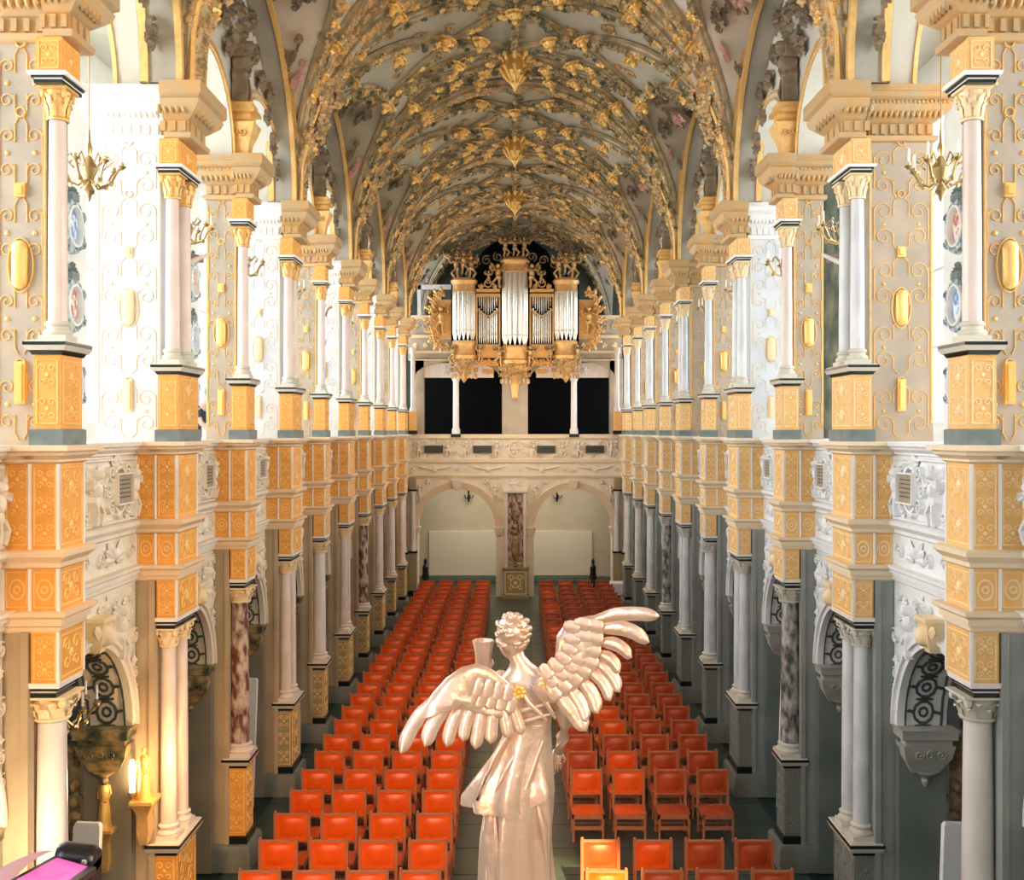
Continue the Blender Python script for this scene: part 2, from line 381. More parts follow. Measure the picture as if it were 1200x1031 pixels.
def soffit_me(d):      # dark strapwork on the underside of the arch
    b = MB(); yc = (d+L)/2; r = (L-d)/2-.14
    def T(u, v, n): a = v; rr = r-.005-n; return (u, yc-rr*cos(a), 3.22+rr*sin(a))
    n = 11
    for k in range(n):
        a = pi*(k+.5)/n; da = .12/r*1.2
        ribbon(b, T, [(4.96+.12*cos(2*pi*j/10), a+da*sin(2*pi*j/10)) for j in range(11)], .035, .02)
        ribbon(b, T, [(4.96+.05*cos(2*pi*j/8), a+da*.4*sin(2*pi*j/8)) for j in range(9)], .03, .02)
        for q in (-1, 1):
            ribbon(b, T, [(4.96+q*.12, a), (4.96+q*.22, a+q*.02)], .035, .02)
            ribbon(b, T, [(4.96+q*.22, a-pi/n/2), (4.96+q*.22, a+pi/n/2)], .03, .02)
        ribbon(b, T, [(4.86, a+pi/n/2), (5.06, a+pi/n/2)], .02, .02)
    return b
def corbel_me(d, far):
    b = MB(); yc = (d+L)/2; r = (L-d)/2-.14
    y0, y1 = (yc+r-.16, yc+r+.05) if far else (yc-r-.05, yc-r+.16)
    b.stack(4.74, 5.2, y0+.04, y1-.04, [(2.66, -.06), (2.74, -.02), (2.78, .0), (2.86, .05), (3.02, .08), (3.02, .05), (3.08, .05), (3.10, .10), (3.16, .10), (3.22, .12)])
    b.lathe(4.97, (y0+y1)/2, [(.02, 2.5), (.05, 2.56), (.04, 2.6), (.14, 2.68)], 8)
    T = TF(y0+.0) if far else TF(y1)
    for k in range(3): scroll(b, TF(y0-.04), 4.84+.13*k, 2.92, .06, 1.3, 1 if k % 2 else -1, 0, .015, .02, 9)
    return b
def parapet_me(d, seed):
    b = MB(); rng = random.Random(seed); T = TN(XN); u0, u1 = d+.06, L-.06; w = u1-u0; yc = (u0+u1)/2
    for q in (-1, 1):
        uu = yc+q*w*.27                                   # scrolled frames with a putto
        ring(b, T, uu, 6.12, .20, .27, .05, .07, 16); ring(b, T, uu, 6.12, .13, .19, .02, .05, 14)
        for s_ in (-1, 1):
            scroll(b, T, uu+s_*.30, 6.12, .09, 1.5, s_, 0, .03, .06)
            scroll(b, T, uu+s_*.24, 6.32, .10, 1.4, s_, 0, .035, .07); scroll(b, T, uu+s_*.24, 5.92, .10, 1.4, -s_, 0, .035, .07)
        clump(b, T, uu, 6.42, .11, rng, .09); blob(b, T, uu, 5.83, .11, .06, .09)
    putto(b, T, yc, 6.05, .62, 1, .11)
    for q in (-1, 1):
        putto(b, T, yc+q*w*.46, 6.05, .58, q, .09)
        for k in range(3): clump(b, T, yc+q*w*(.08+.15*k), 6.42 if k % 2 else 5.82, .07, rng, .07)
    ribbon(b, T, [(u0, 6.47), (u1, 6.47)], .04, .05); ribbon(b, T, [(u0, 5.75), (u1, 5.75)], .04, .05)
    for k in range(30):
        u = rng.uniform(u0+.06, u1-.06); v = rng.uniform(5.8, 6.4)
        if k % 2: scroll(b, T, u, v, rng.uniform(.05, .09), 1.4, rng.choice((-1, 1)), rng.random()*6, .022, .05, 10)
        else: clump(b, T, u, v, rng.uniform(.04, .06), rng, .05, 5)
    return b
def frieze_me(d, seed):
    b = MB(); rng = random.Random(seed); T = TN(XN); u0, u1 = d+.06, L-.06; w = u1-u0; yc = (u0+u1)/2
    for q in (-1, 1):
        for k in range(3): leaf(b, T, yc+q*w*.25, 5.3, pi/2+q*(.75+.4*k)*1, .30, .12, .05); leaf(b, T, yc+q*w*.25, 5.3, pi/2-q*(.75+.4*k), .30, .12, .05)
        blob(b, T, yc+q*w*.25, 5.37, .07, .08, .09, 8, 3)
        scroll(b, T, yc+q*w*.43, 5.35, .10, 1.4, q, 0, .03, .05); scroll(b, T, yc+q*w*.09, 5.35, .10, 1.4, -q, 0, .03, .05)
    for z in (4.99, 5.07, 5.13): b.box(XN-.03-(z-4.96)*.5, XN, d, L, z, z+.035)
    return b
def run_me(d):
    b = MB()
    for P in (CORN, MID, LOW): b.stack(XN, 5.2, d+.1, L-.1, P)
    b.box(4.8, 5.3, d, L, 6.5, 6.60)
    return b
# upper piers
PCORN = [(9.98,0),(10.0,.03),(10.05,.03),(10.07,.0),(10.42,0),(10.44,.04),(10.5,.05),(10.52,.0),(10.66,.0),(10.68,.03),(10.80,.16),(10.88,.19),(10.90,.17),(10.94,.22),(11.09,.22)]
def upier_x(i): return (4.45, 5.26) if dbl(i) else (4.38, 4.86)
def upier_me(i):
    b = MB(); x0, x1 = upier_x(i); d0 = .28 if dbl(i) else .25
    b.box(x0, x1, d0, dep(i)+(.0 if dbl(i) else .1), 6.5, 10.45)
    return b
def ucorn_me(i):
    b = MB(); x0, x1 = upier_x(i); d0 = .28 if dbl(i) else .25; d1 = dep(i)
    P = [(z+.003, o) for z, o in PCORN if z > 10.3]
    b.stack(x0, x1, d0, d1, P); b.v = [(max(x, 4.33), y, z) for x, y, z in b.v]
    n = 7 if dbl(i) else 4
    for k in range(n): b.box(x0+(x1-x0)*(k+.25)/n, x0+(x1-x0)*(k+.7)/n, d0-.03, d0, 10.53, 10.65)
    for k in range(n*2): blob(b, TF(d0-.10), x0-.08+(x1-x0+.16)*(k+.5)/(n*2), 10.76, .035, .07, .06, 6)
    for k in range(n*3): b.box(x0-.14+(x1-x0+.28)*(k+.2)/(n*3), x0-.14+(x1-x0+.28)*(k+.7)/(n*3), d0-.20, d0-.15, 10.86, 10.90)
    ribbon(b, TF(d0-.225), [(x0-.2, 11.02), (x1+.2, 11.02)], .03, .012)
    return b
def ucol_me(i):
    b = MB(); d0, d1 = (.12, dep(i)-.02) if dbl(i) else (.14, dep(i)-.04); x0, x1 = (4.06, 4.44) if dbl(i) else (4.12, 4.42)
    b.stack(x0, x1, d0, d1, [(z, o) for z, o in PCORN if z > 10.3]); b.v = [(min(x, 4.35), y, z) for x, y, z in b.v]
    for k in range(3): b.box(x0+(x1-x0)*(k+.2)/3, x0+(x1-x0)*(k+.7)/3, d0-.02, d0, 10.53, 10.65); b.box(x0-.02, x0, d0+(d1-d0)*(k+.2)/3, d0+(d1-d0)*(k+.7)/3, 10.53, 10.65)
    for k in range(5): blob(b, TF(d0-.10), x0-.02+(x1-x0)*(k+.5)/5, 10.77, .035, .07, .06, 6); blob(b, TN(x0-.10), d0+(d1-d0)*(k+.5)/5, 10.77, .045, .07, .06, 6)
    return b
def ustrap_me(i):
    b = MB(); x0, x1 = upier_x(i); d0 = .28 if dbl(i) else .25; T = TF(d0); uc = (x0+x1)/2; w = (x1-x0)
    k = w/.81
    for z in (7.05, 7.85, 8.65, 9.4, 10.05):
        for q in (-1, 1):
            scroll(b, T, uc+q*w*.27, z+.16, w*.15, 1.25, q, pi/2-q*pi/2, .014, .012, 12)
            scroll(b, T, uc+q*w*.27, z-.16, w*.15, 1.25, -q, pi/2+q*pi/2, .014, .012, 12)
            ribbon(b, T, [(uc+q*w*.12, z+.10), (uc+q*w*.12, z+.27), (uc+q*w*.05, z+.33)], .014, .012)
            ribbon(b, T, [(uc+q*w*.12, z-.10), (uc+q*w*.12, z-.27), (uc+q*w*.05, z-.33)], .014, .012)
            ribbon(b, T, [(uc+q*w*.42, z-.2), (uc+q*w*.42, z+.2)], .014, .012)
            blob(b, T, uc+q*w*.27, z, .028, .028, .02, 6)
        ring(b, T, uc, z+.38, .045, .045, .02, .02, 8)
    for q in (-1, 1): ribbon(b, T, [(uc+q*(w/2-.02), 6.9), (uc+q*(w/2-.02), 10.35)], .03, .012)
    return b
def cab_me(h, w):
    b = MB(); b.box(-w/2, w/2, -.035, 0, -h/2, h/2); b.box(-w/2+.02, w/2-.02, -.06, -.03, -h/2+.025, h/2-.025); return b
def oval_me(w=.075, h=.15):
    b = MB(); vs = []; n = 20
    for k, (q, hh) in enumerate(((1, 0), (1, .04), (.8, .06), (.45, .07))):
        for j in range(n):
            a = 2*pi*j/n; vs.append((w*q*cos(a), -hh, w*q*sin(a)+(h if sin(a) >= 0 else -h)*(.6+.4*q)))
    fs = [(k*n+j, k*n+(j+1) % n, (k+1)*n+(j+1) % n, (k+1)*n+j) for k in range(3) for j in range(n)]+[tuple(range(3*n, 4*n))]
    b.add(vs, fs); ring(b, lambda u, v, nn: (u, -nn, v), 0, 0, w+.045, h+w+.03, .016, .02, 20); return b
# lunette wall above the gallery: two open arches per vault bay
def lun_me():
    b = MB(); n = 60; X0, X1 = 4.5, 5.0; W = 2*L; d0, d1 = .9, .55
    def low(t):
        for (a, e) in ((d0, L+.22), (L+.62, W+.25)):
            c = (a+e)/2; r = (e-a)/2
            if abs(t-c) < r: return ZS+sqrt(max(0, r*r-(t-c)**2))
        return ZS
    def high(t): q = (t-.45-L)/(L-.15); return ZS+.02+3.45*sqrt(max(0, 1-q*q))
    ts = [.5+(W-.1)*k/n for k in range(n+1)]
    vs = []; fs = []
    for t in ts:
        lo = low(t); hi = max(lo+.02, high(t)); vs += [(X0, t, lo), (X0, t, hi), (X1, t, lo), (X1, t, hi)]
    for k in range(n): a = 4*k; fs += [(a, a+1, a+5, a+4), (a+2, a+6, a+7, a+3), (a, a+4, a+6, a+2), (a+1, a+3, a+7, a+5)]
    b.add(vs, fs); return b
def lunband_me(which):
    b = MB()
    for (a, e) in ((.9, L+.22), (L+.62, 2*L+.25)):
        c = (a+e)/2; r = (e-a)/2
        if which == 0: arch_band(b, 4.44, 4.52, c, ZS, r-.02, r+.10)
        else: arch_band(b, 4.40, 4.5, c, ZS, r-.0, r+.03); arch_band(b, 4.42, 4.5, c, ZS, r+.10, r+.14); arch_band(b, 4.98, 5.03, c, ZS, r-.03, r+.02)
    return b
def formeret_me(which):
    b = MB(); n = 28; c = L+.45
    prof = ((4.12, 4.62, 2.82, 3.10),) if which == 0 else ((4.08, 4.16, 2.78, 2.86), (4.06, 4.14, 3.04, 3.12), (4.50, 4.60, 2.78, 2.84))
    for X0, X1, r0, r1 in prof:
        vs = []; fs = []
        for k in range(n+1):
            a = pi*k/n
            for (r, x) in ((r0, X0), (r0, X1), (r1, X1), (r1, X0)): vs.append((x, c-r*cos(a), ZS+r*sin(a)*1.09))
        for k in range(n):
            for j in range(4): q = 4*k+j; p = 4*k+(j+1) % 4; fs.append((q, p, p+4, q+4))
        b.add(vs, fs)
    return b
def console_me():
    b = MB(); y = L+.42
    b.stack(4.18, 4.5, y-.14, y+.14, [(11.09, -.02), (11.2, -.04), (11.35, -.02), (11.5, .04), (11.66, .09), (11.72, .02), (11.8, .02), (11.82, .09), (11.88, .09), (11.9, .03), (11.98, .05), (12.04, -.05)])
    for k in range(2): scroll(b, TF(y-.20), 4.28+.13*k, 11.5, .07, 1.3, 1 if k else -1, 0, .02, .03, 9)
    return b
def lunrelief_me():
    b = MB(); rng = random.Random(11); T = TN(4.46); c = L+.42
    putto(b, T, c, 12.5, 1.0, 1, .22); 
    for z in (13.1, 13.5, 13.9): clump(b, T, c+rng.uniform(-.1, .1), z, .25, rng, .2)
    for q in (-1, 1):
        for (du, z) in ((.5, 12.75), (.75, 13.1), (.45, 13.4), (1.1, 13.2), (1.5, 12.9), (.9, 13.65), (1.9, 12.4), (2.35, 12.0), (2.1, 12.85), (2.62, 11.6)):
            clump(b, T, c+q*du, z-.05, .17, rng, .14); scroll(b, T, c+q*du+.1, z+.1, .16, 1.4, q, rng.random()*6, .04, .08)
    return b

walls = {}
for s, side in SIDES:
    W = walls[s] = empty('wall_'+side, f'{side} wall of the nave: piers, parapet and arcades in ochre, white and gold', 'wall', kind='structure')
    pl = M['cream'] if s < 0 else M['cool']; oc = M['ochreL'] if s < 0 else M['ochreR']; ar = M['arabL'] if s < 0 else M['arabR']  # left tones carry warm light in the colour, right tones cool light
    mould = mat('block_moulding_'+side, (.84, .62, .40) if s < 0 else (.82, .68, .48), .55, bump=.15, scale=5)
    def P(name, key, fn, m, y, par=None, smooth=35):
        me = cached((key, s), lambda: fn().mesh(name, m, s, smooth)); return link(name, me, par or W, (0, y, 0))
    for i in range(-1, NB):
        d = dep(i); D = 'd' if dbl(i) else 's'; y = YF(i)
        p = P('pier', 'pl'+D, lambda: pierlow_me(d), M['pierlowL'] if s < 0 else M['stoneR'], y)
        P('plinth', 'pp'+D, lambda: plinth_me(d), M['plinth'], 0, p)
        bl = P('projecting_block', 'bl'+D, lambda: block_me(d), oc, y)
        P('block_moulding', 'bm'+D, lambda: blockmould_me(d), mould, 0, bl); P('white_bead', 'wb'+D, lambda: bead_me(d), M['white'], 0, bl); P('arabesque', 'bp'+D, lambda: blockpat_me(d), ar, 0, bl, 0)
        aw = P('arcade_wall', 'aw'+D, lambda: archwall_me(d), pl, y)
        def jamb(d=d):
            b = MB(); yc = (d+L)/2; r = (L-d)/2-.14
            for (a, e) in ((d, yc-r), (yc+r, L)): b.box(XN, 5.25, a, e, 0, 3.22)
            return b
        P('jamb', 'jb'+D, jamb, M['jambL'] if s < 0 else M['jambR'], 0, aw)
        P('archivolt', 'av'+D, lambda: archivolt_me(d), pl, 0, aw); P('keystone', 'ks'+D, lambda: keystone_me(d), M['arabR'], 0, aw)
        P('spandrel_relief', 'sp'+D, lambda: spandrel_me(d), pl, 0, aw); P('soffit_strapwork', 'so'+D, lambda: soffit_me(d), M['strap'], 0, aw, 0)
        P('corbel', 'cf'+D, lambda: corbel_me(d, True), M['stone'] if s > 0 else M['tand'], 0, aw); P('corbel', 'cn'+D, lambda: corbel_me(d, False), M['stone'] if s > 0 else M['tand'], 0, aw)
        pp = P('parapet_moulding', 'rm'+D, lambda: run_me(d), pl, y)
        P('parapet_relief', 'pr'+D, lambda: parapet_me(d, 5+d), pl, 0, pp); P('frieze_relief', 'fr'+D, lambda: frieze_me(d, 9), pl, 0, pp)
        def tab(d=d):
            b = MB(); yc = (d+L)/2; w_ = L-d
            b.use(M['tablet']).box(XN-.09, XN, yc+w_*.20, yc+w_*.36, 5.97, 6.28)
            b.use(M['line'])
            for k in range(5): b.box(XN-.093, XN-.085, yc+w_*.215, yc+w_*.345, 6.02+.05*k, 6.035+.05*k)
            b.use(pl); ribbon(b, TN(XN-.07), [(yc+w_*.19, 5.95), (yc+w_*.19, 6.30), (yc+w_*.37, 6.30), (yc+w_*.37, 5.95), (yc+w_*.19, 5.95)], .035, .05)
            return b
        P('inscription_tablet', 'tb'+D, tab, None, 0, pp)
        def cart(d=d):
            b = MB(); yc = (d+L)/2; w_ = L-d; blob(b, TN(XN-.02), yc-w_*.27, 6.12, .14, .2, .09, 12, 3); blob(b, TN(XN-.02), yc-w_*.27, 5.84, .08, .06, .1, 8); return b
        P('cartouche', 'ct'+D, cart, M['arabR'], 0, pp)
        # upper pier
        white = (dbl(i) and s < 0) or (s > 0 and i == 3)  # bright piers: window light put into stone, cornice and gilding colours
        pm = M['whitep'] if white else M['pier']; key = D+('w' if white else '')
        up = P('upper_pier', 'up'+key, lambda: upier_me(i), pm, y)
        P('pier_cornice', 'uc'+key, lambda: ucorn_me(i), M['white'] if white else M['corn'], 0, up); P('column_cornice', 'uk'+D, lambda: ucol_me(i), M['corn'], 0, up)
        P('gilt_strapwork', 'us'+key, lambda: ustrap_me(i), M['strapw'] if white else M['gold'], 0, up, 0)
        x0, x1 = upier_x(i); uc = s*(x0+x1)/2; d0 = (.28 if dbl(i) else .25)
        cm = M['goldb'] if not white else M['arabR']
        for zz, hh in ((7.25, .40), (9.05, .13)):
            link('gilt_cabochon', cached(('cab', hh, white), lambda: cab_me(hh, .10).mesh('gilt_cabochon', cm)), up, (uc, d0, zz))
        link('gilt_oval', cached(('oval', white), lambda: oval_me().mesh('gilt_oval', cm)), up, (uc, d0, 8.35))
        if dbl(i) and i < NB-1 or i == -1:
            lw = P('lunette_wall', 'lu', lun_me, M['soffit'], y)
            P('arch_band', 'lb0', lambda: lunband_me(0), M['soffit'], 0, lw); P('arch_bead', 'lb1', lambda: lunband_me(1), M['gold'], 0, lw)
            P('lunette_relief', 'lr', lunrelief_me, M['relief'], 0, lw); P('console', 'lc', console_me, M['gold'], 0, lw)
            fo = P('wall_arch', 'fo0', lambda: formeret_me(0), M['archst'], y); P('gilt_moulding', 'fo1', lambda: formeret_me(1), M['gold'], 0, fo)
    # gallery floor, aisle vault and outer wall
    b = MB(); b.box(5.2, 7.6, YF(-1), YEND+4, 5.5, 5.85); link('gallery_floor', b.mesh('gallery_floor', M['soffit'], s), W)
    b = MB(); b.box(4.95, 8.0, YF(-1), YEND+4, 13.6, 13.9); link('gallery_ceiling', b.mesh('gallery_ceiling', M['soffit'], s), W)
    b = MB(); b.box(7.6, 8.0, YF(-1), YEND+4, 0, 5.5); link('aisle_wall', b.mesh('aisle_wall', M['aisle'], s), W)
    b = MB(); b.box(7.6, 8.0, YF(-1), YEND+4, 5.5, 6.9); b.box(7.6, 8.0, YF(-1), YEND+4, 12.6, 13.6)
    wy = []
    for k in range(-1, 5):
        yb = 17.5+6.54*k; b.box(7.6, 8.0, yb-.65, yb+.65, 6.9, 12.6)
        wy += [(yb+.65, yb+3.0), (yb+3.5, yb+6.54-.65)]; b.box(7.6, 8.0, yb+3.0, yb+3.5, 6.9, 12.6)
    link('outer_wall', b.mesh('outer_wall', M['white'], s), W)

n = 0
for s, side in SIDES:
    for k in range(12):
        yb = 17.5+6.54*(k//2-1); a, e = ((yb+.65, yb+3.0), (yb+3.5, yb+5.89))[k % 2]
        if a > YEND: continue
        n += 1
        b = MB()
        for y in (a, a+(e-a)/3, a+2*(e-a)/3, e-.06): b.box(7.7, 7.78, y, y+.06, 6.9, 12.6)
        for z in (6.9, 8.3, 9.7, 11.1, 12.5): b.box(7.69, 7.79, a, e, z, z+.07)
        wo = link(f'window_{n}', b.mesh('window', M['frame'], s)); tag(wo, f'{ORD[k]} tall white gallery window from the camera on the {side}', 'window', kind='structure')
        b = MB(); b.box(7.735, 7.745, a, e, 6.95, 12.55); link('pane', b.mesh('pane', M['glass'], s), wo)

# unseen choir end added to cut frontal light: wall with three tall openings, plain side walls and roof
ch = empty('wall_choir', 'choir end wall with three tall windows behind the photographer', 'wall', kind='structure')
b = MB(); b.box(-8, 8, -6.4, -6, 0, 5); b.box(-8, 8, -6.4, -6, 14.5, 17)
for x0, x1 in ((-8, -6), (-3.6, -1.4), (1.4, 3.6), (6, 8)): b.box(x0, x1, -6.4, -6, 5, 14.5)
b.box(-8, -7.6, -6, YF(-1), 0, 17); b.box(7.6, 8, -6, YF(-1), 0, 17); b.box(-8, 8, -6, .0, 16.2, 16.6); b.box(-8, 8, -6, 2, -.3, -.02)
link('choir_shell', b.mesh('choir_shell', M['stone']), ch)
# ------------------------------------------------------------------ vault
CROSS = 3.15; AY = L-.12
def vz(x, t):
    z1 = sqrt(max(0, R*R-x*x)); q = t/AY
    hc = CROSS*(.93+.10*min(1, abs(x)/R))
    z1 *= 1+.10*(1-cos(pi*t/L))/2
    z2 = hc*sqrt(max(0, 1-q*q)); return ZS+max(z1, z2)
XP = sqrt(R*R-(CROSS*.995)**2)
def gx(t): z = CROSS*.995*sqrt(max(0, 1-(t/AY)**2)); return sqrt(max(0, R*R-z*z))
def web_me():
    b = MB(); nx, ny = 56, 32; vs = []; fs = []
    for j in range(ny+1):
        t = -L+2*L*j/ny
        for k in range(nx+1): a = pi*k/nx; x = -4.32*cos(a); vs.append((x, t, vz(max(-R, min(R, x)), t)))
    for j in range(ny):
        for k in range(nx): a = j*(nx+1)+k; fs.append((a, a+1, a+nx+2, a+nx+1))
    b.add(vs, fs); return b
def path(p, q, n=14, curve=None):
    if curve == 'groin':
        sx = 1 if p[0] > 0 else -1; st = 1 if p[1] > 0 else -1
        return [(sx*gx(AY*(1-k/n)), st*AY*(1-k/n)) for k in range(n+1)]
    if curve == 'arch':
        return [(-R*cos(pi*k/n), p[1]) for k in range(n+1)]
    pts = []
    for k in range(n+1):
        f = k/n
        if abs(p[0]) > 4: f = 1-(1-f)**1.0; th = f*pi/2; f = 1-cos(th)        # leave the springer steeply
        pts.append((p[0]+(q[0]-p[0])*f, p[1]+(q[1]-p[1])*f))
    return pts
def rib_me(pp, w, h):
    b = MB(); vs = []; fs = []; m = len(pp); pts = [(x, t, vz(x, t)) for x, t in pp]
    for k in range(m):
        a = pts[max(0, k-1)]; c = pts[min(m-1, k+1)]; dx, dy, dz = (c[i]-a[i] for i in range(3)); Ln = sqrt(dx*dx+dy*dy+dz*dz) or 1
        x, t, z = pts[k]
        nx, ny, nz = -x/R*.95, -t/L*.25, -(z-ZS)/R; q = sqrt(nx*nx+ny*ny+nz*nz) or 1; nx/=q; ny/=q; nz/=q
        bx, by, bz = (dy*nz-dz*ny)/Ln, (dz*nx-dx*nz)/Ln, (dx*ny-dy*nx)/Ln
        for (o, d) in ((.5, -.02), (.5, .35), (.33, .5), (.33, .8), (.18, 1), (-.18, 1), (-.33, .8), (-.33, .5), (-.5, .35), (-.5, -.02)):
            vs.append((x+bx*w*o+nx*h*d, t+by*w*o+ny*h*d, z+bz*w*o+nz*h*d))
    for k in range(m-1):
        for j in range(9): a = 10*k+j; fs.append((a, a+1, a+11, a+10))
    b.add(vs, fs); return b
SP = 4.235
ribs = []
for sx in (-1, 1):
    for st in (-1, 1):
        ribs.append((path((sx*SP, st*AY), (sx*XP, 0), 14, 'groin'), .20, .16, 1.0))
        ribs.append((path((sx*SP, st*(L-.2)), (0, 0), 18), .22, .20, 1.15))
        ribs.append((path((sx*SP, st*(L-.1)), (0, st*1.75), 18), .18, .15, 1.0))
        ribs.append((path((sx*XP*.995, 0), (0, st*1.75), 10), .15, .13, .9))
        ribs.append((path((sx*XP*.8, st*L*.93), (0, st*1.75), 8), .13, .11, .8))
    ribs.append((path((sx*XP, 0), (sx*4.2, 0), 6), .16, .12, .3))
    ribs.append((path((0, 0), (sx*XP, 0), 10), .14, .12, .8))
ribs.append(([(0, -L+2*L*k/16) for k in range(17)], .14, .12, .8))
def vN(x, t, z):
    n = (-x/R, -t/L*.2, -(z-ZS)/R); q = sqrt(sum(a*a for a in n)) or 1; return tuple(a/q for a in n)
def surfT(x, t, off):
    z = vz(x, t); N = vN(x, t, z); U = (0, 1, 0)
    V = (N[1]*U[2]-N[2]*U[1], N[2]*U[0]-N[0]*U[2], N[0]*U[1]-N[1]*U[0]); q = sqrt(sum(a*a for a in V)); V = tuple(a/q for a in V)
    return lambda u, v, n: tuple((x, t, z)[i]+U[i]*u+V[i]*v+N[i]*(n+off) for i in range(3))
def orn_me(rl, seed, rad=.15, dull=False):
    b = MB(); rng = random.Random(seed)
    for pp, w_, h, dens in rl:
        acc = 0; last = None
        for k in range(len(pp)-1):
            (x0, t0), (x1, t1) = pp[k], pp[k+1]; z0, z1 = vz(x0, t0), vz(x1, t1)
            Ln = sqrt((x1-x0)**2+(t1-t0)**2+(z1-z0)**2); st = .16/max(dens, .3); m_ = max(1, round(Ln/st))
            for j in range(m_):
                f = (j+.5)/m_; x, t = x0+(x1-x0)*f, t0+(t1-t0)*f
                T = surfT(x+rng.uniform(-.05, .05), t+rng.uniform(-.05, .05), h*.75)
                b.use(M['goldb'] if rng.random() < .16 else (M['tan'] if not dull else M['tand'])); clump(b, T, 0, 0, rad*rng.uniform(.55, 1.0), rng, .12, 6)
                if rng.random() < .5: scroll(b, T, rng.uniform(-.08, .08), rng.choice((-.16, .16)), .09, 1.3, rng.choice((-1, 1)), rng.random()*6, .028, .03, 9)
    return b
def cell_me(seed, n_, big, inner):
    b = MB(); rng = random.Random(seed); c = 0
    while c < n_:
        x = rng.uniform(0, 4.1)*rng.choice((-1, 1)); t = rng.uniform(-3, 3)
        g_ = gx(t) if abs(t) < AY else R
        if inner and abs(x) > g_-.25: continue
        if (not inner) and abs(x) < g_+.22: continue
        T = surfT(x, t, .0); c += 1
        if big and rng.random() < .8: putto(b, T, 0, 0, rng.uniform(.5, .8), rng.choice((-1, 1)), .1)
        else:
            for k in range(3): scroll(b, T, rng.uniform(-.2, .2), rng.uniform(-.2, .2), rng.uniform(.07, .16), 1.5, rng.choice((-1, 1)), rng.random()*6, .03, .04, 10)
            clump(b, T, 0, 0, .12, rng, .07)
    return b
def boss_me():
    b = MB(); rng = random.Random(2); T = lambda u, v, n: (u, v, -n)
    for k in range(9): leaf(b, T, 0, 0, k*2*pi/9, .20, .15, .06)
    for k in range(6): leaf(b, lambda u, v, n: (u, v, -n-.05), 0, 0, k*pi/3+.3, .15, .14, .09)
    blob(b, T, 0, 0, .11, .11, .20, 8, 3)
    b.ell((0, 0, -.19), (.06, .06, .08), 8, 5); return b
def pendant_me():
    b = MB(); b.lathe(0, 0, [(.10, .15), (.16, .0), (.22, -.05), (.14, -.10), (.20, -.25), (.24, -.42), (.17, -.55), (.10, -.62), (.11, -.68), (.05, -.76), (.01, -.84)], 12)
    for k in range(8):
        a = k*pi/4; c, s_ = cos(a), sin(a)
        b.tube([(c*.2, s_*.2, .05), (c*.30, s_*.30, -.08), (c*.24, s_*.24, -.2), (c*.32, s_*.32, -.34), (c*.22, s_*.22, -.52), (c*.1, s_*.1, -.68)], [.03, .05, .04, .055, .04, .015], 5)
        b.ell((c*.33, s_*.33, -.06), (.06, .06, .07), 6, 4)
    return b
ceil = empty('ceiling', 'ribbed stucco vault of the nave with gilded bosses and pendants', 'ceiling', kind='structure')
webm = web_me().mesh('vault_web', M['web'], smooth=60)
webd = webm.copy(); webd.materials[0] = M['webd']  # copy with the far vault's shade put into the plaster
ribm = [rib_me(pp, w_, h).mesh('rib', M['rib']) for pp, w_, h, dn in ribs]
ornm = orn_me(ribs, 5).mesh('stucco_foliage', None, smooth=0)
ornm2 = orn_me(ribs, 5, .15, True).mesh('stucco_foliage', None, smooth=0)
cellm = cell_me(8, 60, False, False).mesh('vault_relief', M['relief'], smooth=0)
cellp = cell_me(21, 8, True, False).mesh('vault_figure', M['pink'], smooth=0)
cellg = cell_me(33, 34, False, True).mesh('vault_scrolls', M['tan'], smooth=0)
bossm = boss_me().mesh('boss', M['goldb'], smooth=0); bossd = bossm.copy(); bossd.materials[0] = M['tan']; pendm = pendant_me().mesh('pendant', M['goldb'])
arcp = [(-R*cos(pi*k/36), 0) for k in range(37)]
def trans_me():
    global vz
    old = vz; vz = lambda x, t: ZS+1.09*sqrt(max(0, R*R-x*x))
    m_ = rib_me(arcp, .42, .20).mesh('transverse_arch', M['rib'])
    b = MB(); rng = random.Random(4)
    for k in range(150):
        a = pi*(k+.5)/150; x = -R*cos(a)
        T = surfT(x, rng.uniform(-.14, .14), .14); clump(b, T, 0, 0, .12*rng.uniform(.8, 1.3), rng, .12, 6)
    o2 = b.mesh('arch_foliage', M['tan'], smooth=0); vz = old; return m_, o2
trm, tro = trans_me()
bpts = [(0, 1.75), (0, -1.75), (XP, 0), (-XP, 0), (1.3, 0), (-1.3, 0)]
for sx in (-1, 1):
    for st in (-1, 1): bpts += [(sx*XP*.8, st*L*.93), (sx*1.45, st*1.25), (sx*2.45, st*1.55), (sx*3.3, st*2.35), (sx*.75, st*.85), (sx*.9, st*2.45)]
def vault_bay(yc, dark, i):
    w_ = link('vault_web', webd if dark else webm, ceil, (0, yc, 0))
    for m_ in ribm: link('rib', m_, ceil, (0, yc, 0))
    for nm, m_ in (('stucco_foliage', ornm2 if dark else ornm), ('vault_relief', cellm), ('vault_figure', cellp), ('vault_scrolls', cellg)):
        o = link(nm, m_, ceil, (0, yc, 0)); o['kind'] = 'stuff'
    for x, t in bpts:
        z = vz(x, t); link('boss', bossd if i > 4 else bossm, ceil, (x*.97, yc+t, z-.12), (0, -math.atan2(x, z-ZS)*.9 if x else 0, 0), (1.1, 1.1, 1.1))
    if i < 6: link('pendant', pendm, ceil, (0, yc, vz(0, 0)-.12))
cents = [YF(-1)+.45+L+2*L*k for k in range(-1, 6)]
for k, yc in enumerate(cents):
    vault_bay(yc, k >= 3, k)  # far bays take the shaded colour copies
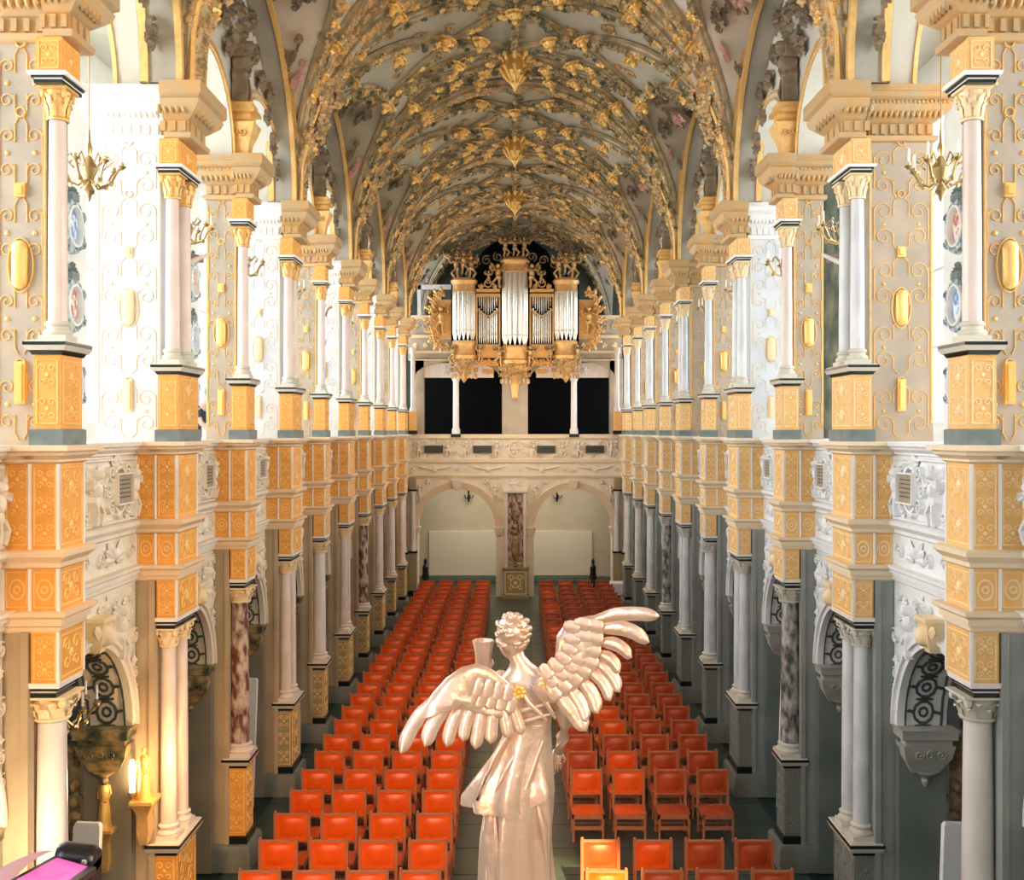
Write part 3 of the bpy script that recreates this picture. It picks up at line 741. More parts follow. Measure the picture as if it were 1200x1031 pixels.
for k in range(-1, 7):
    y = YF(-1)+.45+2*L*k
    if y > YEND+.6: continue
    link('transverse_arch', trm, ceil, (0, y, 0)); o = link('arch_foliage', tro, ceil, (0, y, 0)); o['kind'] = 'stuff'
b = MB(); b.box(-8, 8, YEND+3.6, YEND+4, 5.85, 16.5); link('vault_end', b.mesh('vault_end', M['endd']), ceil)
b = MB(); b.box(-8, 8, -.1, YEND+4, 16.2, 16.5); link('roof', b.mesh('roof', M['aisle']), ceil)
b = MB()  # springer colonnettes under the vault at each double pier
for k in range(5):
    x = 4.0+.08*k; b.tube([(4.05+.07*k, -.25+.12*k, ZS-.02), (4.02+.07*k, -.28+.13*k, ZS+.7), (3.86+.09*k, -.36+.16*k, ZS+1.35), (3.6+.13*k, -.46+.2*k, ZS+1.9)], [.05, .045, .045, .03], 6)
spm = {s: b.mesh('springer', M['gold'], s) for s in (-1, 1)}
b = MB(); rng = random.Random(6)
for k in range(46):
    z = ZS+1.3+rng.random()*1.1; q = (z-ZS-1.3); x = 3.93-.34*q+rng.uniform(-.10, .22); y = rng.uniform(-.45-.2*q, .45+.2*q)
    T = lambda u, v, n, x=x, y=y, z=z: (x-n, y+u, z+v); clump(b, T, 0, 0, rng.uniform(.12, .2), rng, .14, 6)
spo = {s: b.mesh('springer_foliage', M['tan'], s, 0) for s in (-1, 1)}
for s, side in SIDES:
    for k in range(-1, NB, 2):
        link('springer', spm[s], ceil, (0, YF(k)+.45, 0)); o = link('springer_foliage', spo[s], ceil, (0, YF(k)+.45, 0)); o['kind'] = 'stuff'

# ------------------------------------------------------------------ columns
def capital(b, cx, cy, z0, z1, r):
    h = z1-z0
    b.lathe(cx, cy, [(r*1.15, z0), (r*1.2, z0+.02), (r*1.0, z0+.03), (r*1.05, z0+h*.5), (r*1.35, z1-.03)], 12)
    for row, (zz, n_, ph) in enumerate(((z0+.03, 8, 0), (z0+h*.35, 8, .39))):
        for k in range(n_):
            a = ph+k*2*pi/n_; c, s_ = cos(a), sin(a); hh = h*.42; r1 = r*1.08; r2 = r*(1.45+.1*row); tw = r*.36
            P = lambda rr, t, z: (cx+c*rr-s_*t, cy+s_*rr+c*t, z)
            b.add([P(r1, -tw, zz), P(r1, tw, zz), P(r1*1.12, -tw, zz+hh*.7), P(r1*1.12, tw, zz+hh*.7), P(r2, -tw*.6, zz+hh), P(r2, tw*.6, zz+hh), P(r2*1.08, 0, zz+hh*.78), P(r1*1.2, 0, zz+hh*.5)],
                  [(0, 1, 7), (0, 7, 2), (1, 3, 7), (2, 7, 4), (7, 3, 5), (7, 5, 4), (4, 5, 6)])
    for k in range(4):
        a = pi/4+k*pi/2; b.ell((cx+cos(a)*r*1.6, cy+sin(a)*r*1.6, z1-.06), (r*.28, r*.28, .05), 6, 4)
    q = r*1.35; b.stack(cx-q, cx+q, cy-q, cy+q, [(z1-.03, 0), (z1-.02, .02), (z1, .02)])
def column(s, i, upper):
    side = 'left' if s < 0 else 'right'; d = dbl(i); cd = (.80 if d else .46); K = ('u' if upper else 'l')+('d' if d else 's')
    ys = (.17, .62) if d else (.22,); oc = M['ochreL'] if s < 0 else M['ochreR']
    if upper:
        sm = M['pmar'] if s < 0 else M['bmar']; sh = 'pink marble' if s < 0 else 'pale grey marble'
        if i in (0, 2) : sm = M['pmar']; sh = 'pinkish marble'
        z = (6.67, 6.82, 7.5, 7.63, 7.83, 9.70, 10.0); r = .088
    else:
        if d: sm = M['pmar'] if s < 0 else M['bmar']; sh = 'pale pink marble' if s < 0 else 'pale grey marble'; r = .10
        elif s < 0: sm = (M['wmar'], M['rmar'], M['wmar'], M['rmar'], M['wmar'])[i//2]; sh = ('white', 'mottled red-brown', 'white', 'dark mottled', 'white')[i//2]+' marble'; r = .145
        else: sm = (M['wmar'], M['gmar'], M['bmar'], M['gmar'], M['wmar'])[i//2]; sh = ('white', 'mottled dark grey', 'pale grey', 'mottled dark', 'white')[i//2]+' marble'; r = .145
        z = (.40, .52, 1.57, 1.73, 1.92, 4.12, 4.36)
    storey = 'gallery' if upper else 'ground floor'
    e = empty('column_pair' if d else 'marble_column', f'{sh} {"column pair" if d else "column"}, {side} {"gallery" if upper else "ground floor"}, {ORD[i]} pier from the camera', 'column', (s*(4.29 if upper else 4.325), YF(i)+(.06 if upper else .02), 0), 0, f'marble columns on the {storey}, {side} side')
    def Q(name, key, fn, m):
        me = cached(('col', s, K, key, m.name), lambda: fn().mesh(name, m, s)); link(name, me, e)
    h = .125 if upper else .145
    def f():
        b = MB(); b.stack(-h, h, 0, cd, [(z[1], 0), (z[2], 0)]); return b
    Q('pedestal', 'p', f, oc if upper or (s < 0 and i < 3) else (M['ped'] if s < 0 else M['pedR']))
    def f():
        b = MB(); arabesque(b, TF(0), -h+.01, h-.01, z[1]+.03, z[2]-.03, .34, .014)
        arabesque(b, TN(-h), .03, cd-.03, z[1]+.03, z[2]-.03, .34, .014); return b
    Q('pedestal_ornament', 'po', f, (M['arabL'] if s < 0 else M['arabR']) if upper or s < 0 else M['plinth'])
    def f():
        b = MB(); b.stack(-h, h, 0, cd, [(z[0], .03), (z[1]-.01, .03), (z[1], .01)]); return b
    Q('base_block', 'bb', f, M['slate'] if upper else M['black'])
    def f():
        b = MB(); t = z[3]-z[2]
        b.use(M['black']); b.stack(-h, h, 0, cd, [(z[2], .01), (z[2]+t*.25, .03), (z[2]+t*.3, .05)]); b.stack(-h, h, 0, cd, [(z[3]-t*.35, .07), (z[3]-t*.1, .07)])
        b.use(M['soffit']); b.stack(-h, h, 0, cd, [(z[2]+t*.3, .05), (z[3]-t*.35, .075)]); b.stack(-h, h, 0, cd, [(z[3]-t*.1, .06), (z[3], .05)]); return b
    Q('pedestal_cap', 'pc', f, M['black'])
    for yy in ys:
        def f():
            b = MB(); t = z[4]-z[3]; q = r*1.45
            b.box(-q, q, yy-q, yy+q, z[3], z[3]+t*.3)
            b.lathe(0, yy, [(r*1.4, z[3]+t*.3), (r*1.5, z[3]+t*.42), (r*1.4, z[3]+t*.55), (r*1.15, z[3]+t*.6), (r*1.12, z[3]+t*.72), (r*1.3, z[3]+t*.8), (r*1.3, z[3]+t*.9), (r*1.05, z[4])], 16); return b
        Q('base', ('b', yy), f, M['soffit'] if upper or s > 0 else M['pmar'])
        def f():
            b = MB(); H = z[5]-z[4]; b.lathe(0, yy, [(r, z[4])]+[(r*(1.0-.13*(k/6)**1.6), z[4]+H*k/6) for k in range(1, 7)]+[(r*.98, z[5])], 18); return b
        Q('shaft', ('s', yy), f, sm)
        def f():
            b = MB(); capital(b, 0, yy, z[5], z[6], r); return b
        Q('capital', ('c', yy), f, M['gold'] if s < 0 and upper else (M['arabR'] if upper or s < 0 else M['soffit']))
    def f():
        b = MB(); zt = 10.1 if upper else 4.5; t = zt-z[6]
        b.use(M['black']); b.stack(-.11, .11, .03, cd-.03, [(z[6], .02), (z[6]+t*.3, .02)]); b.stack(-.12, .12, .03, cd-.03, [(z[6]+t*.45, .03), (z[6]+t*.65, .03)]); 
        b.use(M['white']); b.stack(-.11, .11, .03, cd-.03, [(z[6]+t*.3, .01), (z[6]+t*.45, .02)]); b.stack(-.12, .12, .03, cd-.03, [(z[6]+t*.65, .05), (zt, .06)]); return b
    Q('abacus', 'ab', f, M['black'])
    if upper:
        def f():
            b = MB(); b.stack(-.12, .12, .03, cd-.03, [(10.1, 0), (10.43, 0)]); return b
        Q('entablature_block', 'eb', f, oc)
        def f():
            b = MB(); arabesque(b, TF(.03), -.11, .11, 10.12, 10.41, .29); arabesque(b, TN(-.12), .06, cd-.06, 10.12, 10.41, .29); return b
        Q('block_ornament', 'bo', f, M['arabL'] if s < 0 else M['arabR'])
for s, side in SIDES:
    for i in range(0, NB):
        column(s, i, True); column(s, i, False)

# ------------------------------------------------------------------ end wall with organ
E = empty('wall_end', 'end wall below the organ with two round arches and an ornate balcony', 'wall', kind='structure')
def ew(name, b, m, par=None, smooth=35): return link(name, b.mesh(name, m, 1, smooth), par or E)
b = MB(); n = 24; zs = 2.86; r = 1.6
for cx in (-2.38, 2.38):
    xs = [cx-2.4 if cx < 0 else .5]+[cx-r*cos(pi*k/n) for k in range(n+1)]+[-.5 if cx < 0 else cx+2.4]
    zl = [zs]+[zs+r*sin(pi*k/n) for k in range(n+1)]+[zs]
    vs = []; fs = []
    for x, z in zip(xs, zl): vs += [(x, YEND, z), (x, YEND, 6.5), (x, YEND+.6, z), (x, YEND+.6, 6.5)]
    for k in range(len(xs)-1): a = 4*k; fs += [(a, a+1, a+5, a+4), (a+2, a+6, a+7, a+3), (a, a+4, a+6, a+2), (a+1, a+3, a+7, a+5)]
    b.add(vs, fs)
    b.box(cx-2.3 if cx < 0 else .55, cx-r, YEND, YEND+.6, 0, zs); b.box(cx+r, -.55 if cx < 0 else cx+2.3, YEND, YEND+.6, 0, zs)
b.box(-.56, .56, YEND-.02, YEND+.58, 0, 6.5)
ew('arcade_wall', b, M['cream'])
for cx in (-2.38, 2.38):
    b = MB(); vs = []; fs = []
    for k in range(25):
        a = pi*k/24
        for r_, y in ((1.57, YEND-.06), (1.57, YEND+.1), (1.85, YEND+.1), (1.85, YEND-.1)): vs.append((cx-r_*cos(a), y, zs+r_*sin(a)))
    for k in range(24):
        for j in range(4): a = 4*k+j; c = 4*k+(j+1) % 4; fs.append((a, c, c+4, a+4))
    b.add(vs, fs); ew('archivolt', b, mat('archivolt_peach', (.80, .62, .45), .6))
    b = MB(); T = TF(YEND)
    for q in (-1, 1):
        b.stack(cx+q*1.72-.16, cx+q*1.72+.16, YEND-.12, YEND+.3, [(2.5, -.06), (2.62, .0), (2.78, .03), (2.80, .06), (2.88, .06)])
        putto(b, T, cx+q*1.55, 4.25, .62, q, .1); clump(b, T, cx+q*1.2, 4.72, .14, random.Random(1), .08)
        scroll(b, T, cx+q*1.85, 3.9, .12, 1.4, q, 0, .05, .06)
    b.stack(cx-.14, cx+.14, YEND-.2, YEND, [(4.35, -.03), (4.6, .03), (4.8, .06)])
    ew('arch_ornament', b, M['cream'])
b = MB()
for z, h, o in ((6.5, .17, .14), (5.52, .12, .1), (4.93, .07, .07), (4.86, .05, .04)): b.box(-4.4, 4.4, YEND-o, YEND+.3, z, z+h)
ew('cornice', b, mat('end_cornice', (.80, .66, .45), .6))
b = MB(); T = TF(YEND); rng = random.Random(12)
for cx in (-3.95, -2.75, -2.0, -.75, .75, 1.95, 2.6, 3.95): putto(b, T, cx, 6.05, .62, 1, .13)
for k in range(60): scroll(b, T, rng.uniform(-4.2, 4.2), rng.uniform(5.75, 6.4), rng.uniform(.06, .12), 1.4, rng.choice((-1, 1)), rng.random()*6, .035, .07, 9)
for k in range(26): x = -4.2+8.4*k/25; clump(b, T, x, 6.4 if k % 2 else 5.8, .1, rng, .07)
for cx in (-3.3, -1.1, 1.1, 3.3):
    for q in (-1, 1): leaf(b, T, cx, 5.2, pi/2+q*1.35, .75, .14, .08); scroll(b, T, cx+q*.9, 5.2, .12, 1.4, q, 0, .04, .05)
    blob(b, T, cx, 5.2, .12, .14, .1)
ring(b, T, 0, 6.05, .25, .32, .08, .1); clump(b, T, 0, 6.05, .24, rng, .12, 8); clump(b, T, 0, 4.62, .26, rng, .1, 8)
ew('parapet_relief', b, M['cream'], None, 0)
for cx in (-3.75, -1.75, .85+.0, 2.85):
    b = MB(); b.box(cx+.05, cx+.8, YEND-.13, YEND, 5.9, 6.2); ew('dark_tablet', b, M['tabletd'])
# centre pillar
b = MB(); b.stack(-.46, .50, YEND-.55, YEND+.1, [(0, .08), (.12, .08), (.14, .0), (1.15, 0), (1.17, .05), (1.25, .07)]); cp = ew('pedestal', b, M['ped'])
b = MB(); arabesque(b, TF(YEND-.55), -.42, .46, .18, 1.12, .8, .04); ring(b, TF(YEND-.55), .02, .65, .2, .2, .04, .02); link('pedestal_ornament', b.mesh('po', M['arabR'], 1, 0), cp)
b = MB(); b.box(-.42, -.30, YEND-.3, YEND, 1.25, 4.25); b.box(.34, .46, YEND-.3, YEND, 1.25, 4.25); b.stack(-.42, .46, YEND-.3, YEND, [(4.25, 0), (4.3, .05), (4.38, .05)]); ew('niche_frame', b, M['wmar'])
b = MB(); b.box(-.30, .34, YEND-.08, YEND-.02, 1.25, 4.25); ew('niche', b, M['rmar'])
b = MB(); T = TF(YEND-.12); blob(b, T, .02, 3.35, .17, .22, .1, 10, 3); blob(b, T, .02, 2.9, .1, .1, .06); blob(b, T, .02, 2.0, .16, .6, .15, 10, 3); blob(b, T, .02, 2.68, .1, .12, .16, 8, 3); b.stack(-.2, .24, YEND-.35, YEND, [(1.25, .03), (1.4, .03), (1.45, 0)]); ew('niche_figure', b, M['tand'])
# porch behind
b = MB(); b.box(-7.6, 7.6, 46.6, 46.9, 0, 5.5); ew('porch_wall', b, M['endw'])
b = MB(); b.box(-3.9, -.7, 46.5, 46.6, .25, 2.25); b.box(.7, 3.5, 46.5, 46.6, .25, 2.25); ew('porch_dado', b, M['dado'])
b = MB(); b.box(-4.4, 4.4, YEND+.6, 46.6, 5.5, 5.85); ew('porch_ceiling', b, M['endw'])
b = MB(); b.box(-7.6, 7.6, 46.3, 46.6, 0, .22); ew('porch_skirting', b, M['slate'])
lamp('AREA', 'porch_window_light', (0, 44.4, 5.3), 130, (1, .86, .66), (0, 0, 0), shape='RECTANGLE', size=7, size_y=2)  # added fill under the porch ceiling, no window there
# upper screen
b = MB(); b.box(-4.4, 4.4, YEND+.1, YEND+.5, 9.72, 11.45)
b.box(-.53, .53, YEND, YEND+.5, 6.6, 9.72)
for sx in (-1, 1):
    cx = sx*2.38; vs = []; fs = []
    for k in range(21):
        a = pi*k/20; x = cx-1.72*cos(a); z = 9.05+.62*sin(a); vs += [(x, YEND+.1, z), (x, YEND+.1, 9.8), (x, YEND+.5, z), (x, YEND+.5, 9.8)]
    for k in range(20): a = 4*k; fs += [(a, a+1, a+5, a+4), (a+2, a+6, a+7, a+3), (a, a+4, a+6, a+2)]
    b.add(vs, fs); b.box(sx*4.1-.2, sx*4.1+.35, YEND+.1, YEND+.5, 6.6, 9.8)
ew('organ_screen', b, M['pier'])
b = MB(); 
for z, h, o in ((11.4, .14, .2), (10.0, .1, .06), (9.7, .06, .04), (10.62, .12, .14)): b.box(-4.35, 4.35, YEND+.1-o, YEND+.3, z, z+h)
T = TF(YEND+.1)
for k in range(20): x = -4.1+8.2*k/19; clump(b, T, x, 10.33, .13, rng, .06); scroll(b, T, x, 11.1, .14, 1.4, 1, k, .04, .05)
ew('screen_moulding', b, M['arabR'])
for sx in (-1, 1):
    b = MB(); cx = sx*2.38; T = TF(YEND+.2); clump(b, T, cx-.5, 9.3, .2, rng, .1); clump(b, T, cx+.5, 9.3, .2, rng, .1); b.box(cx-1.5, cx+1.5, YEND+.2, YEND+.25, 9.0, 9.6); clump(b, T, cx, 9.38, .22, rng, .1)
    ew('tympanum', b, M['wmar'])
    b = MB(); b.box(cx-1.9, cx+1.9, YEND+2.6, YEND+2.7, 5.85, 9.8); ew('loft_back', b, M['void'])  # near-black sheet, the loft's shade put into its colour
    e = empty('screen_column', f'slim white column in the dark opening {"left" if sx < 0 else "right"} of the centre pier under the organ', 'column', (sx*2.42, YEND+.0, 0))
    b = MB(); b.lathe(0, 0, [(.17, 6.67), (.17, 6.85), (.13, 6.95), (.12, 8.8)], 12); b.lathe(0, 0, [(.12, 8.8), (.2, 9.02)], 12); link('shaft', b.mesh('shaft', M['white']), e)
    b = MB(); b.box(-.2, .2, -.2, .2, 6.55, 6.68); link('base_block', b.mesh('bb', M['black']), e)
    for dx in (4.17, 4.5):
        e = empty('wall_column', f'{"inner" if dx < 4.3 else "outer"} end-wall column {"left" if sx < 0 else "right"} of the organ screen', 'column', (sx*dx, YEND-.2-(.4 if dx > 4.3 else 0), 0))
        b = MB(); q = .10
        b.lathe(0, 0, [(q*1.4, 7.6), (q*1.4, 7.7), (q, 7.8), (q*.88, 9.9), (q*1.5, 10.2)], 12); b.lathe(0, 0, [(q*1.4, 1.9), (q, 2.1), (q*.88, 4.1), (q*1.5, 4.35)], 12); link('shaft', b.mesh('shaft', M['wmar']), e)
        b = MB(); b.box(-.15, .15, -.1, .2, 6.82, 7.6); link('pedestal', b.mesh('ped', M['ochreR']), e)
        b = MB(); b.box(-.16, .16, -.12, .2, .3, 1.9); b.box(-.12, .12, -.1, .2, 4.35, 4.9); link('lower_pedestal', b.mesh('ped', M['ped']), e)
        b = MB(); b.box(-.17, .17, -.12, .2, 6.67, 6.82); b.box(-.17, .17, -.14, .2, 4.35, 4.42); b.box(-.18, .18, -.14, .2, 1.82, 1.9); b.box(-.18, .18, -.14, .2, 0, .3); link('black_bands', b.mesh('bands', M['black']), e)
# top closing wall behind organ
b = MB(); b.box(-8, 8, YEND+4, YEND+4.2, 5.85, 16); ew('upper_back_wall', b, M['endd'])
b = MB()
for (x0, x1, z0, z1) in ((-4.1, -3.95, 11.6, 12.95), (-4.1, -2.4, 12.75, 12.95), (-3.2, -3.1, 11.6, 12.8), (-2.5, -2.4, 11.6, 12.8)): b.box(x0, x1, YEND+1.0, YEND+1.1, z0, z1)
wf = link('window_30', b.mesh('window', M['frame'])); tag(wf, 'white framed window high up left of the organ', 'window', kind='structure')
b = MB(); b.box(-4.0, -2.45, YEND+1.04, YEND+1.06, 11.6, 12.8); link('pane', b.mesh('pane', M['glass']), wf)
for k, (x, c) in enumerate(((-2.1, 'left'), (1.9, 'right'))):
    e = empty('wall_lamp', f'small dark iron wall lamp inside the {c} end arch', 'lamp', (x, 46.5, 3.9), 0)
    b = MB(); b.lathe(0, -.15, [(.03, -.3), (.06, -.15), (.03, 0), (.05, .2), (.02, .32)], 8); 
    for a in range(5): b.tube([(0, -.15, -.1), (.14*cos(a*1.257), -.15+.14*sin(a*1.257), -.16), (.24*cos(a*1.257), -.15+.24*sin(a*1.257), 0)], .02, 4)
    b.box(-.04, .04, -.15, 0, -.03, .03); link('bracket', b.mesh('bracket', M['bag']), e)
for k, (x, c) in enumerate(((-3.9, 'left'), (3.4, 'right'))):
    e = empty('black_figure', f'black statue standing on the floor inside the {c} end arch', 'statue', (x, 44.6, 0))
    b = MB(); b.lathe(0, 0, [(.25, 0), (.25, .2), (.2, .3), (.24, .6), (.17, 1.0), (.2, 1.3), (.08, 1.5), (.11, 1.62), (.10, 1.75), (.02, 1.85)], 10); link('body', b.mesh('body', M['bag']), e, scale=(.7, .7, .68))
e = empty('covered_table', 'small table under a white cloth at the far right of the chairs', 'table', (3.95, 40.6, 0))
b = MB(); b.box(-.55, .55, -.4, .4, .74, .8); b.box(-.57, .57, -.43, -.40, .35, .8); b.box(.55, .575, -.42, .42, .3, .8); link('tablecloth', b.mesh('cloth', M['linen']), e)
for x in (-.5, .5):
    for y in (-.35, .35): b = MB(); b.box(x-.03, x+.03, y-.03, y+.03, 0, .74); link('leg', b.mesh('leg', M['dwood']), e)

# organ
O = empty('pipe_organ', 'gilded pipe organ with three pipe towers above the dark loft', 'organ', (0, 41.25, 0))
YO = 41.25
def pipe(r, h):
    b = MB(); b.lathe(0, 0, [(r*.25, 0), (r, .32), (r, h)], 10); b.box(-r*.6, r*.6, -r*1.05, -r*.8, .34, .42); return b.mesh('pipe', M['tin'])
GOLDO = mat('organ_gilding', (.62, .36, .12), .4, .35, col2=(.78, .50, .22), scale=9, bump=.5)
def tower(cx, w_, z0, z1, npip, depth, top, bot):
    b = MB(); b.lathe(cx, 0, [(w_*.52, z0-.02), (w_*.56, z0-.1), (w_*.50, z0-.25), (w_*.54, z0-.55), (w_*.62, z0-.62), (w_*.62, z0-.75), (w_*.5, z0-.85), (w_*.42, z0-1.1), (w_*.25, z0-1.35), (w_*.12, bot+.25), (w_*.14, bot+.15), (.02, bot)], 16, 1, .8)
    link('tower_base', b.mesh('tower_base', GOLDO), O)
    b = MB(); rng = random.Random(3)
    for k in range(9):
        a = pi+pi*(k+.5)/9; x, y = cx+w_*.56*cos(a), w_*.45*sin(a)
        T = lambda u, v, n, x=x, y=y: (x+u, y-n, v); clump(b, T, 0, z0-.9, .17, rng, .14); clump(b, T, 0, z0-1.2, .12, rng, .12); b.ell((x*1, y, z0-1.45), (.05, .05, .12), 6, 4)
    o = link('tower_foliage', b.mesh('tf', M['tan'], 1, 0), O); o['kind'] = 'stuff'
    b = MB(); b.lathe(cx, 0, [(w_*.50, z1-.05), (w_*.56, z1+.0), (w_*.53, z1+.06), (w_*.53, z1+.28), (w_*.60, z1+.34), (w_*.62, z1+.44), (w_*.5, top)], 16, 1, .8); link('tower_cornice', b.mesh('tc', GOLDO), O)
    r_ = w_*.5/npip*1.45
    for k in range(npip):
        a = pi+pi*(k+.5)/npip; H = (z1-z0)*(.99)
        link('pipe', cached(('pipe', round(r_, 3), round(H, 2)), lambda: pipe(r_, H)), O, (cx+w_*.44*cos(a), w_*.34*sin(a), z0))
    b = MB(); b.box(cx-w_*.5, cx+w_*.5, .1, .5, z0-.3, z1+.3); link('tower_case', b.mesh('case', M['void']), O)
tower(0, 1.0, 10.25, 13.2, 7, .5, 13.75, 8.0)
tower(-2.05, .88, 10.45, 12.4, 7, .4, 12.95, 8.75); tower(2.05, .88, 10.45, 12.4, 7, .4, 12.95, 8.75)
for sx in (-1, 1):
    cx = sx*1.08
    for k in range(9):
        x = cx+(k-4)*.088; v = abs(k-4)
        link('pipe', cached(('fp', v), lambda: pipe(.037, 1.05-.0+.10*v)), O, (x, -.0, 10.3))
        link('pipe', cached(('fq', v), lambda: pipe(.03, .75-.08*v)), O, (x, -.0, 11.42+.10*v))
    b = MB(); b.box(cx-.46, cx+.46, .1, .5, 9.9, 12.3); link('case', b.mesh('case', M['void']), O)
    b = MB(); b.box(cx-.48, cx+.48, -.12, .2, 12.2, 12.32); b.box(cx-.48, cx+.48, -.18, .2, 12.38, 12.5); b.box(cx-.48, cx+.48, -.1, .2, 10.1, 10.28); b.box(cx-.45, cx+.45, -.02, .2, 9.75, 10.1)
    for k in (-1, 1): b.box(cx+k*.46-.03, cx+k*.46+.03, -.08, .1, 10.2, 12.3)
    T = TF(-.1); ring(b, T, cx, 12.72, .14, .14, .06, .06); clump(b, T, cx-.28, 12.6, .14, rng, .1); clump(b, T, cx+.28, 12.6, .14, rng, .1)
    ribbon(b, TF(-.05), [(cx-.42, 11.68), (cx, 11.40), (cx+.42, 11.68)], .06, .04)
    for k in range(3): clump(b, T, cx-.3+.3*k, 9.55, .2, rng, .12); clump(b, T, cx-.15+.15*k, 9.2, .13, rng, .1)
    link('flat_frame', b.mesh('flat', GOLDO), O)
    # carved side wing
    b = MB(); wx = sx*2.98; T = TF(.05)
    for k in range(9): a = -pi/2+pi*k/8; clump(b, T, wx+sx*.42*cos(a), 11.3+1.05*sin(a), .2, rng, .12); leaf(b, T, wx+sx*.45*cos(a), 11.3+1.05*sin(a), a if sx > 0 else pi-a, .3, .16, .08)
    putto(b, T, wx, 11.25, 1.1, sx, .2); b.box(wx-.4, wx+.4, .06, .12, 10.5, 12.1)
    link('carved_wing', b.mesh('wing', GOLDO, 1, 0), O)
    for (x, z, q, sz) in ((sx*2.05-.3, 13.35, -1, .85), (sx*2.05, 13.5, 1, .9), (sx*2.05+.3, 13.35, 1, .85), (sx*.68, 13.0, sx, .95), (sx*.62, 9.8, sx, .8), (sx*1.4, 9.9, -sx, .6), (sx*2.5, 9.9, sx, .7), (sx*1.05, 12.95, sx, .5)):
        b = MB(); putto(b, TF(-.2), x, z, sz, q, .2); link('organ_figure', b.mesh('fig', M['tan'], 1, 0), O)
    for k in range(3):
        b = MB(); b.lathe(sx*2.05+(k-1)*.28, -.1, [(.05, 12.9), (.07, 13.0), (.03, 13.1), (.08, 13.3), (.05, 13.6), (.02, 13.95)], 6); link('finial', b.mesh('finial', M['void']), O)
for k in range(3):
    b = MB(); putto(b, TF(-.2), (k-1)*.38, 14.15, .75, 1, .2); link('organ_figure', b.mesh('fig', M['tan'], 1, 0), O)
b = MB()
for k in range(14): clump(b, TF(-.1), -2.1+4.2*k/13, 14.0+.75*sin(pi*k/13), .26, rng, .14)
for k in range(8): scroll(b, TF(0), -1.6+3.2*k/7, 13.5+.4*sin(pi*k/7), .2, 1.4, 1, k, .06, .08)
o = link('crest_foliage', b.mesh('fol', M['relief'], 1, 0), O); o['kind'] = 'stuff'
b = MB(); b.box(-2.6, 2.6, .5, .9, 9.7, 12.9); b.lathe(0, .7, [(1.75, 12.9), (1.7, 13.5), (1.3, 14.2), (.6, 14.7)], 20, 1, .2); link('organ_body', b.mesh('body', M['void']), O)
for x in (-2.9, 2.9): 
    pass
lamp('POINT', 'nave_lamp_light', (0, 37.5, 5.2), 90, WARM, shadow_soft_size=.5)  # added warm fill in front of the end wall
lamp('AREA', 'organ_light', (0, 38.3, 8.2), 60, WARM, (math.radians(130), 0, 0), shape='RECTANGLE', size=5, size_y=.6)  # added warm fill for the organ front, no fitting there

# ------------------------------------------------------------------ chairs
def puff(x0, x1, z0, z1, y0, d, nx=6, nz=5):
    b = MB(); vs = []; fs = []
    for j in range(nz+1):
        for k in range(nx+1):
            u, v = k/nx, j/nz; vs.append((x0+(x1-x0)*u, y0-d*(sin(pi*u)*sin(pi*v))**.5, z0+(z1-z0)*v))
    for j in range(nz):
        for k in range(nx): a = j*(nx+1)+k; fs.append((a, a+1, a+nx+2, a+nx+1))
    b.add(vs, fs); return b
def chair_meshes(lea):
    m_ = {}
    b = puff(-.205, .205, .68, 1.0, .21, .045); b.use
    for k in range(12):
        for z in (.668, 1.012): b.ell((-.22+.04*k, .195, z), (.008, .008, .008), 4, 2)
    for k in range(8):
        for x in (-.222, .222): b.ell((x, .195, .69+.043*k), (.008, .008, .008), 4, 2)
    b.box(-.235, .235, .20, .225, .65, 1.03); m_['backrest'] = b.mesh('backrest', lea)
    b = MB()
    for x in (-.255, .255): b.box(x-.022, x+.022, .19, .235, .42, 1.05); b.ell((x, .21, .60), (.028, .028, .035), 6, 4); b.ell((x, .21, 1.065), (.024, .024, .03), 6, 4)
    b.box(-.25, .25, .192, .232, 1.025, 1.05); b.box(-.25, .25, .195, .23, .625, .655); m_['back_frame'] = b.mesh('back_frame', M['wood'])
    b = MB(); vs = []; fs = []
    for j in range(6):
        for k in range(7): u, v = k/6, j/5; vs.append((-.25+.5*u, -.25+.45*v, .46+.035*(sin(pi*u)*sin(pi*v))**.5))
    for j in range(5):
        for k in range(6): a = j*7+k; fs.append((a, a+1, a+8, a+7))
    b.add(vs, fs); m_['seat'] = b.mesh('seat', lea)
    b = MB(); b.box(-.27, .27, -.26, -.23, .38, .46); b.box(-.27, .27, .2, .23, .38, .46); b.box(-.27, -.24, -.26, .23, .38, .46); b.box(.24, .27, -.26, .23, .38, .46); m_['seat_frame'] = b.mesh('seat_frame', M['wood'])
    for nm, y in (('front_leg', -.235), ('rear_leg', .21)):
        for sd in (-1, 1):
            b = MB(); b.lathe(sd*.245, y, [(.026, 0), (.026, .05), (.018, .07), (.024, .16), (.018, .25), (.028, .3), (.024, .46)], 8); m_[nm+str(sd)] = b.mesh('leg', M['wood'])
    b = MB(); b.box(-.24, .24, -.25, -.225, .20, .26); b.box(-.24, .24, .2, .22, .12, .16); b.box(-.25, -.23, -.22, .2, .1, .14); b.box(.23, .25, -.22, .2, .1, .14); m_['stretcher'] = b.mesh('stretcher', M['wood'])
    b = MB()
    for k_ in ('back_frame', 'seat_frame', 'stretcher', 'front_leg-1', 'front_leg1', 'rear_leg-1', 'rear_leg1'):
        me = m_[k_]; b.add([tuple(v.co) for v in me.vertices], [tuple(p.vertices) for p in me.polygons])
    m_['frame'] = b.mesh('frame', M['wood']); return m_
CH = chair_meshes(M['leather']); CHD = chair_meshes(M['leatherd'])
rc = random.Random(5)
